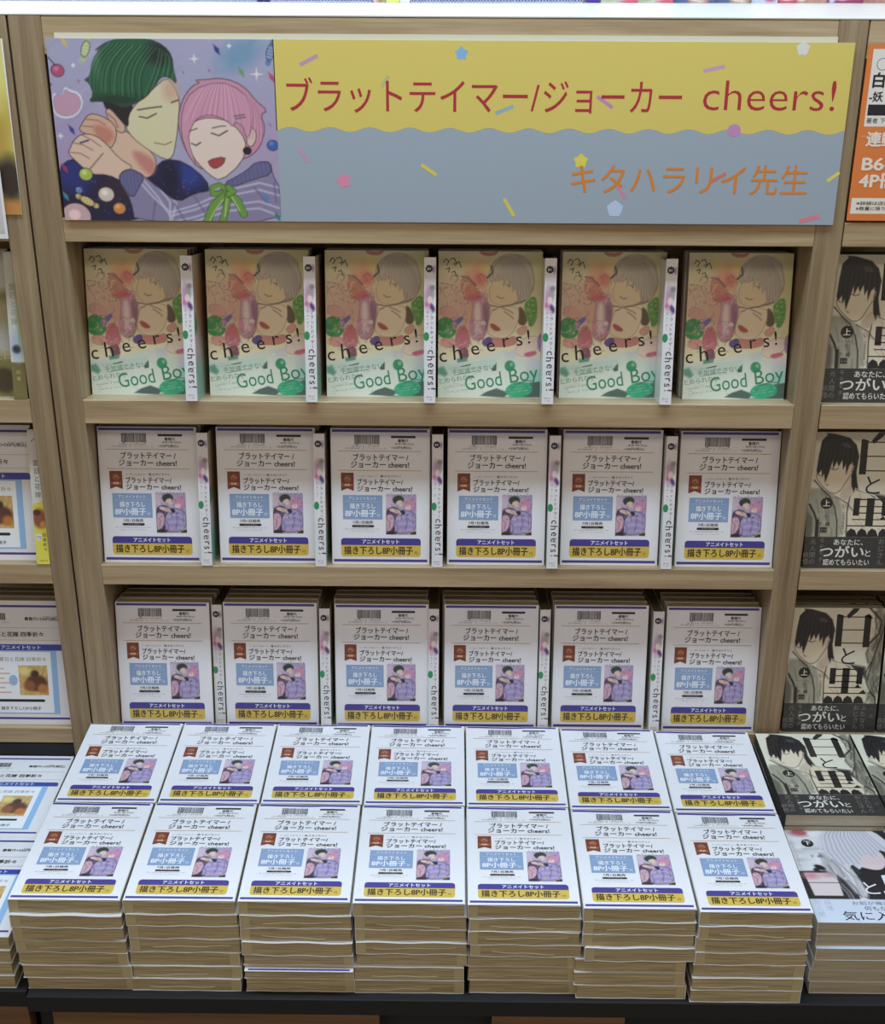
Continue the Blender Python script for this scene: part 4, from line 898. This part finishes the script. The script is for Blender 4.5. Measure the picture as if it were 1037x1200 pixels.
    fr = m1([(588, 330), (630, 250), (740, 215), (830, 250), (880, 320), (868, 420), (846, 440), (836, 390), (800, 372), (800, 400), (760, 362), (700, 345), (650, 360), (628, 395), (612, 450), (650, 560), (612, 505), (586, 430)], (216, 146, 170), 1, .6)
    strands(((690, 225), (790, 228)), ((600, 370), (840, 380)), (0, -14), 30, ((238, 182, 200), (176, 100, 134), (226, 160, 184)), 1.0, fr)
    strands(((840, 260), (880, 300)), ((850, 440), (915, 450)), (14, 0), 10, ((238, 180, 200), (172, 98, 132)), 1.0, pm)
    m1([(692, 528), (765, 512), (758, 545), (722, 566), (700, 552)], (186, 62, 66), 1, .6)
    for q in ([(412, 330), (460, 322), (508, 316)], [(418, 356), (450, 362), (486, 344)], [(548, 300), (575, 290)], [(620, 412), (650, 402)], [(628, 462), (646, 470), (664, 458)], [(712, 400), (745, 392), (765, 392)], [(708, 420), (738, 430), (772, 410)], [(478, 460), (520, 468), (548, 456)]): c.line(M(q), 1.4 if q[0][1] not in (400, 412, 460) else 1.0, K if q[0][1] != 460 else (160, 60, 60), a=.85)
    c.line(M([(800, 352), (840, 346)]), 1.5, (120, 90, 120)); c.line(M([(806, 362), (844, 356)]), 1.5, (120, 90, 120))
    # lilac striped garment
    lm = m1([(332, 600), (350, 575), (385, 566), (430, 590), (500, 650), (570, 705), (640, 665), (700, 655), (800, 610), (880, 560), (905, 535), (945, 533), (955, 590), (985, 640), (995, 795), (400, 795), (380, 690), (345, 640)], (142, 130, 168), 1)
    for o_ in (0, 26, 70, 96): c.line(M([(410+o_, 610+o_*.2), (470+o_, 680+o_*.3), (540, 745+o_*.6), (640, 715+o_*.7), (780, 650+o_*.9), (900, 620+o_*1.1), (980, 640+o_*1.2)]), 2.4, (208, 202, 222), a=.7, cut=lm)
    for q in ([(480, 700), (470, 780)], [(560, 710), (600, 780)], [(640, 680), (690, 760)], [(880, 640), (930, 700)], [(960, 620), (970, 700)]): c.line(M(q), 2.2, (104, 92, 140), a=.6, cut=lm, soft=1)
    for pts in ([(760, 620), (800, 600), (850, 570), (885, 535), (945, 533), (952, 585), (880, 605), (790, 640)], [(332, 605), (350, 575), (385, 566), (440, 595), (410, 650), (390, 690), (350, 645)]):
        q_ = m1(pts, (108, 104, 152), 1)
        for i in range(12): c.line(M([(330+i*14 if pts[0][0] < 500 else 760+i*18, 530), (350+i*14 if pts[0][0] < 500 else 790+i*18, 700)]), .7, (72, 68, 116), a=.6, cut=q_)
    # green ribbon
    for q, wd in (([(775, 655), (740, 630), (712, 640), (712, 668), (775, 662)], 5), ([(772, 665), (715, 715), (690, 785)], 8), ([(775, 670), (768, 720), (752, 785)], 7), ([(782, 665), (815, 700), (838, 750)], 8), ([(776, 640), (796, 655), (776, 668)], 6)):
        c.line(M(q), wd+1.2, (50, 84, 36)); c.line(M(q), wd, (114, 164, 62))
    for q in ([(755, 690), (722, 735), (700, 780)], [(790, 680), (822, 735)], [(770, 690), (762, 760)], [(740, 642), (722, 650)]): c.line(M(q), 1.3, (196, 218, 128))
    # sweets, confetti and a plain sticker shape
    c.poly(M([(66, 290), (75, 262), (90, 275), (112, 270), (118, 238), (140, 252), (180, 262), (196, 310), (165, 358), (110, 368), (72, 345)]), (226, 222, 232), smooth=1); c.poly(M([(72, 292), (80, 272), (112, 276), (122, 248), (138, 262), (172, 270), (188, 310), (160, 350), (112, 358), (78, 338)]), (204, 150, 176), smooth=1, edge=((160, 110, 140), .6))
    for zx, zy, a, k in ((205, 95, 1.2, (186, 202, 130)), (205, 700, -.5, (216, 184, 104)), (945, 105, 1.3, (96, 130, 190))):
        x, y = M([(zx, zy)])[0]
        for sgn in (1, -1): c.ell(x+sgn*11*math.cos(a), y+sgn*11*math.sin(a), 3.6, 3.0, k, rot=a)
        c.ell(x, y, 9.5, 4.8, K, rot=a, a=.8); c.ell(x, y, 8.8, 4.1, k, rot=a)
        for f in (-5, -1.6, 1.6, 5): c.line([(x+f*math.cos(a)-3*math.sin(a), y+f*math.sin(a)+3*math.cos(a)), (x+f*math.cos(a)+3*math.sin(a), y+f*math.sin(a)-3*math.cos(a))], .8, (240, 236, 200), a=.7)
    for zx, zy, rx, k in ((92, 178, 7, (190, 74, 112)), (200, 590, 7.5, (176, 196, 80)), (335, 730, 7, (224, 140, 64)), (282, 672, 9, (222, 200, 184)), (955, 468, 6, (60, 96, 180)), (172, 655, 4, (90, 130, 200)), (160, 765, 17, (214, 170, 170))): 
        c.ell(*M([(zx, zy)])[0], rx+.8, rx*.9+.8, K, a=.8); q = c.ell(*M([(zx, zy)])[0], rx, rx*.9, k); c.ell(*M([(zx-6, zy-8)])[0], rx*.4, rx*.35, tuple(min(255, v+40) for v in k), soft=1.5, cut=q)
    c.line(M([(270, 505), (215, 570)]), 1.8, (150, 130, 110)); c.line(M([(55, 128), (85, 160)]), 1.4, (90, 60, 90))
    for zx, zy, k in ((730, 95, (60, 44, 150)), (145, 410, (66, 60, 150)), (120, 70, (226, 186, 96)), (828, 180, (110, 160, 110)), (950, 200, (200, 70, 110)), (115, 565, (170, 50, 100)), (118, 680, (60, 140, 150)), (595, 640, (190, 60, 90)), (930, 680, (84, 134, 200)), (975, 760, (50, 130, 130)), (595, 182, (176, 80, 112)), (700, 175, (120, 90, 120)), (175, 218, (160, 70, 120)), (943, 385, (120, 90, 150)), (64, 232, (70, 60, 80))):
        x, y = M([(zx, zy)])[0]; s_ = 1.8 if zx in (595, 700, 175, 943, 64) else 6; c.poly([(x-s_*.6, y+s_), (x+s_*.4, y+s_*.2), (x+s_*.6, y-s_), (x-s_*.3, y-s_*.3)], k)
    for zx, zy, r in ((890, 188, 8), (100, 435, 4), (640, 130, 6), (155, 158, 3), (780, 80, 3)):
        x, y = M([(zx, zy)])[0]; c.poly([(x, y+r), (x+1.2, y+1.2), (x+r, y), (x+1.2, y-1.2), (x, y-r), (x-1.2, y-1.2), (x-r, y), (x-1.2, y+1.2)], (228, 224, 224))
    return c
bpic = paint_banner(); gy = bpic.P.mean(axis=2, keepdims=True); bpic.P = (gy+(bpic.P-gy)*.86)*.98
P.canvas(bpic, 0, 0, 1)
P.build('banner_printing', ink_banner, bn, upright(bx0, bz0, -.6))
bs_ = link('poster_sheet', None); bpy.data.objects.remove(bs_)
bs_ = empty('poster', (0, 1, 723.9), 'pale cream poster peeking above the banner behind it', 'poster')
cream = plain('cream_poster', (222, 214, 190), .6, coat=.2, crough=.2)
thin(bs_, -427, 441, 0, 204.5, -2.2, cream, 'poster_sheet', .5)

og = empty('poster', (475.5, -1, 727), 'orange poster with white lettering at the upper right photo edge', 'poster')
ORG = (226, 126, 60); om = plain('orange_card', ORG, .55, coat=.3, crough=.2)
thin(og, 0, 150, 0, 194, -1, om, 'poster_sheet')
p = Print(); p.rect(6, 146, 106, 189, (232, 226, 218), 0); p.ell(18, 173, 6.5, 6.5, (90, 84, 80), 1, 28); p.ell(18, 173, 5.8, 5.8, (232, 226, 218), 2, 28)
p.text('白と黒', 10, 148, 16, (30, 28, 30), w=48, bold=.04); p.text('-妖', 8, 133, 11, (30, 28, 30), bold=.03); p.rect(8, 140, 118, 130, (34, 28, 40), 1); p.text('著者 下崎', 8, 109.5, 6, (70, 62, 60), w=28)
p.text('連動', 11, 84, 16, (240, 226, 210), bold=.05); p.text('B6判', 10, 56, 18, (240, 226, 210), w=48, bold=.05); p.text('4P冊子', 9, 37, 18, (240, 226, 210), w=66, bold=.05)
p.rect(3, 146, 8, 26, (236, 228, 216), 0); p.text('※詳細は店頭にてご確認', 9, 18, 4.2, (90, 74, 64), w=72, bold=.02); p.text('※数量に限りがございます', 9, 12, 4.2, (90, 74, 64), w=72, bold=.02); p.rect(4, 146, 95, 95.6, (240, 200, 160), 1)
p.build('poster_printing', ink_banner, og, upright(0, 0, -1))
gp = empty('poster', (-636, -1, 727.5), 'golden picture poster at the upper left photo edge', 'poster')
thin(gp, 0, 149, 0, 194, -1, card, 'poster_sheet', x1t=151)
c = Canvas(149, 194, 1.5, (206, 184, 90), 12, 41); c.ell(130, 170, 40, 40, (226, 214, 130), soft=20); c.ell(140, 40, 16, 26, (60, 48, 40), soft=6); c.ell(136, 8, 20, 8, (206, 140, 80), soft=4); c.ell(120, 90, 20, 20, (190, 150, 70), soft=10)
p = Print(); p.canvas(c, 0, 0, 0); p.build('poster_printing', ink_banner, gp, upright(0, 0, -1))
gc = empty('picture_card', (-594, -7, 700.2), 'white-bordered card hanging at the left photo edge over the golden poster', 'card')
g = G(); g.box(0, 89.5, -1, 0, 0, 105, .4); g.build('card_board', card, gc)
c = Canvas(84, 84, 1.5, (196, 190, 186), 10, 43); c.ell(78, 70, 16, 14, (190, 80, 60), soft=5); c.ell(76, 40, 16, 30, (214, 206, 206), soft=6); c.ell(70, 56, 10, 10, (90, 60, 50), soft=3)
p = Print(); p.canvas(c, 2.5, 6, 0); p.text('特典', 70, 94, 6, (110, 170, 130)); p.build('card_printing', ink_banner, gc, upright(0, 0, -1))

# ------------------------------------------------------------------ bookcases
DEEP = 182
bc = empty('bookcase', (0, 0, TABLE_Z), 'pale wooden bookcase with three stepped shelves under the banner', 'bookcase')
def rel(o): o.location = (0, 0, -TABLE_Z*S)
def part(name, mat, parent, *boxes, b=.8):
    g = G()
    for q in boxes: g.box(*q, b)
    o = g.build(name, mat, parent); rel(o); return o
part('post', wood_z, bc, (-477.0, -440.6, -.2, DEEP, TABLE_Z+.5, 945.8)); part('post', wood_z, bc, (441, 473.6, -.2, DEEP, TABLE_Z+.5, 945.8))
part('top_rail', wood_x, bc, (-440.4, 440.8, .2, 22, 905, 945.8))
BH = ((723.8, 695.5), (499.2, 467.9), (271.7, 242.7), (19.0, -6.0))
TB = math.tan(LEAN)
def shelf(parent, x0, x1, zt, zb, dx, y0=0.0):
    """board that slopes down towards the back, with an upright front edge"""
    yb = DEEP-8; e = .9
    pr_ = [(y0, zb+e), (y0, zt-e), (y0+e, zt), (yb, zt-yb*TB), (yb, zb-yb*TB), (y0+e, zb)]
    n = len(pr_); V = [(x, y, z) for x in (x0, x1) for y, z in pr_]
    Fs = [tuple(range(n)), tuple(reversed(range(n, 2*n)))]+[(i, n+i, n+(i+1) % n, (i+1) % n) for i in range(n)]
    o = link('shelf_board', mesh('shelf_board', V, Fs, wood_x), parent); o.location = (-dx*S, 0, -TABLE_Z*S); return o
for a, b_ in BH: shelf(bc, -440.4, 440.8, a, b_, 0)
part('back_panel', wood_x, bc, (-440.4, 440.8, DEEP-7.8, DEEP, TABLE_Z+.5, 945.8))
part('kick_panel', dark, bc, (-440.4, 440.8, 6, 14, TABLE_Z+.5, -11))
lb = empty('bookcase', (-760, 0, TABLE_Z), 'neighbouring pale wooden bookcase at the left photo edge', 'bookcase')
rb = empty('bookcase', (760, 0, TABLE_Z), 'neighbouring pale wooden bookcase at the right photo edge', 'bookcase')
def partx(name, mat, parent, q, dx, b=.8):
    g = G(); g.box(*q, b); o = g.build(name, mat, parent); o.location = (-dx*S, 0, -TABLE_Z*S); return o
partx('post', wood_z, lb, (-507, -479.4, -.2, DEEP, TABLE_Z+.5, 945.8), -760); partx('post', wood_z, lb, (-1010, -975, -.2, DEEP, TABLE_Z+.5, 945.8), -760)
partx('post', wood_z, rb, (975, 1010, -.2, DEEP, TABLE_Z+.5, 945.8), 760); partx('post', wood_z, rb, (474.0, 474.9, 4, DEEP, TABLE_Z+.5, 905), 760, .1)
for dx, x0, x1, pr in ((-760, -974.8, -507.2, lb), (760, 475, 974.8, rb)):
    for a, b_ in BH: shelf(pr, x0, x1, a, b_, dx, .1)
    partx('back_panel', wood_x, pr, (x0, x1, DEEP-7.8, DEEP, TABLE_Z+.5, 945.8), dx); partx('kick_panel', dark, pr, (x0, x1, 6, 14, TABLE_Z+.5, -11), dx)
    partx('top_rail', wood_x, pr, (x0, x1, .2, 22, 905, 945.8), dx)
lt = G(); lt.box(-1010, 1010, -.4, 440, 946.2, 948.0, .3)
ledge = lt.build('ledge', pale_top); 
tag(ledge, 'long pale laminate ledge running across the top of the bookcases', 'ledge')

# ------------------------------------------------------------------ things on the ledge
LZ = 948.1
bkm = plain('booklet_white', (206, 208, 226), .6); bkp = plain('booklet_purple', (52, 30, 96), .6)
def thin_booklet():
    g = G(); g.box(0, 3.3, 0, 100, 0, 128, .3); o = g.build('thin_booklet', bkm); 
    q = Print(); q.rect(.2, 3.1, .4, 127, (208, 210, 232), 0)
    rnd = random.Random(3); y = 1.5
    while y < 120: q.rect(.7, 2.6, y, y+rnd.uniform(4, 9), (70, 76, 130), 1); y += rnd.uniform(5, 9)
    q.build('spine_printing', ink_banner, o, lambda V: np.stack([V[:, 0], -V[:, 2]-.02, V[:, 1]], 1)); return o
tb = thin_booklet()
def yl(x): return 305+max(0, (x+50))*.105
x = -612
groups = [(-612, -243), (-225, -92), (-40, 190)]
for a, b_ in groups:
    x = a; side = {-612: 'left of the purple pair', -225: 'between the purple pair and the yellow booklet', -40: 'right of the yellow booklet'}[a]
    while x < b_-3.5:
        o = take(tb); put(o, x, yl(x)+R.uniform(0, 1.5), LZ, label='thin white booklet spine out on ledge, %s' % side, cat='booklet', group='white booklets on the ledge '+side); x += 4.15 if a < 0 else 4.6
def block(name, x0, x1, colr, label, cat='comic', bands=()):
    y = yl((x0+x1)/2); r = empty(name, (x0, y, LZ), label, cat)
    g = G(); g.box(.4, x1-x0-.4, .5, 18, 0, 180, .3); g.build('page_block', pages_c, r)
    q = Print(); c = Canvas(x1-x0, 181, 2, colr, 6, int(abs(x0))+1)
    for bx, bz, rx, rz, k in bands: c.ell(bx, bz, rx, rz, k, soft=1.5)
    q.canvas(c, 0, 0, 0); g = G(); g.box(0, x1-x0, 0, .5, 0, 181); j = g.build('cover_board', jacket, r)
    q.build('cover_printing', ink_banner, j, lambda V: np.stack([V[:, 0], -V[:, 2], V[:, 1]], 1)); return r
block('divider_card', -241.5, -235, (52, 30, 96), 'left one of the two dark purple booklets on the ledge', 'booklet'); block('divider_card', -233.5, -227, (52, 30, 96), 'right one of the two dark purple booklets on the ledge', 'booklet')
block('thin_comic', -90, -75, (222, 178, 200), 'pink-edged booklet on the ledge beside the yellow one', 'booklet', [(10, 4, 5, 4, (150, 130, 60))]); block('thin_comic', -73, -56, (216, 222, 120), 'yellow-green booklet on the ledge near the middle', 'booklet'); block('thin_comic', -55, -42, (222, 226, 220), 'pale booklet just right of the yellow-green one on the ledge', 'booklet')
block('divider_card', 192, 210, (62, 44, 140), 'broad purple booklet on the ledge left of the colourful comics', 'booklet')
fl = [(10, 6, 12, 5, (170, 174, 130)), (42, 2, 16, 4, (206, 96, 110)), (30, 8, 10, 3, (214, 216, 222))]
block('comic_book', 212, 261, (200, 204, 196), 'first flowery comic on the ledge, right of the broad purple booklet', bands=fl); block('comic_book', 262, 309, (200, 204, 196), 'second flowery comic on the ledge', bands=fl)
tn = [(12, 4, 10, 6, (86, 100, 140)), (34, 3, 14, 8, (176, 130, 116)), (28, 4, 5, 2, (232, 222, 206)), (36, 2, 5, 1.5, (232, 222, 206))]
block('comic_book', 310, 366, (80, 90, 126), 'first navy and tan comic on the ledge', bands=tn); block('comic_book', 367, 415, (80, 90, 126), 'second navy and tan comic on the ledge', bands=tn)
block('comic_book', 417, 452, (196, 202, 226), 'pale blue and white comic on the ledge near the right', bands=[(25, 6, 8, 4, (186, 60, 76))]); block('comic_book', 453, 478, (186, 60, 76), 'red comic with white marks on the ledge near the right', bands=[(12, 4, 8, 1.6, (236, 220, 222))])
block('comic_book', 479, 520, (186, 142, 126), 'tan comic on the ledge near the right photo corner', bands=[(6, 6, 6, 4, (230, 226, 224))]); block('comic_book', 522, 570, (150, 60, 96), 'crimson comic on the ledge at the right photo corner', bands=[(6, 4, 4, 6, (206, 206, 230)), (20, 5, 8, 2, (230, 200, 210))])
block('comic_book', 572, 620, (176, 130, 116), 'rosy tan comic on the ledge cut by the right photo edge')

# ------------------------------------------------------------------ display table and the room
tt = empty('display_table', (0, -180, -800), 'black-topped display table carrying the front stacks', 'table')
def tpart(name, mat, q, b=.6):
    g = G(); g.box(*q, b); o = g.build(name, mat, tt); o.location = (0, 180*S, 800*S); return o
tpart('table_top', black, (-474, 1010, -374, DEEP, TABLE_Z-24, TABLE_Z), 1.2)
tpart('cabinet_panel', wood_cab, (-446, -62, -373, -352, -790, TABLE_Z-24.4)); tpart('cabinet_panel', wood_cab, (70, 226, -373, -352, -790, TABLE_Z-24.4))
tpart('cabinet_body', dark, (-470, 1000, -350, 150, -800, TABLE_Z-24.6))
t2 = empty('display_table', (-700, -180, -800), 'neighbouring black-topped display table at the lower left corner', 'table')
for nm, mt_, q in (('table_top', black, (-1010, -475.5, -366, DEEP, TABLE_Z-24, TABLE_Z)), ('cabinet_body', dark, (-1000, -510, -340, 150, -800, TABLE_Z-24.6)), ('cabinet_panel', wood_cab, (-1000, -478, -362, -342, -790, TABLE_Z-24.4))):
    g = G(); g.box(*q, .8); o = g.build(nm, mt_, t2); o.location = (700*S, 180*S, 800*S)
g = G(); g.box(-4000, 4000, -4500, 3000, -860, -800); tag(g.build('floor', floor_m), kind='structure')
g = G(); g.box(-4000, 4000, -4500, 3000, 2260, 2320); tag(g.build('ceiling', wall_m), kind='structure')
g = G(); g.box(-4000, 4000, 3000, 3080, -860, 2320); tag(g.build('wall_back', wall_m), kind='structure')

for pr_ in [proto_top, proto_face, proto_plain, pc, pcp, ps, mu, ml, po, tb]+protos+turned:
    if pr_.name not in used:
        for ch in list(pr_.children):
            for g_ in list(ch.children): bpy.data.objects.remove(g_)
            bpy.data.objects.remove(ch)
        bpy.data.objects.remove(pr_)
bpy.data.objects.remove(_to)
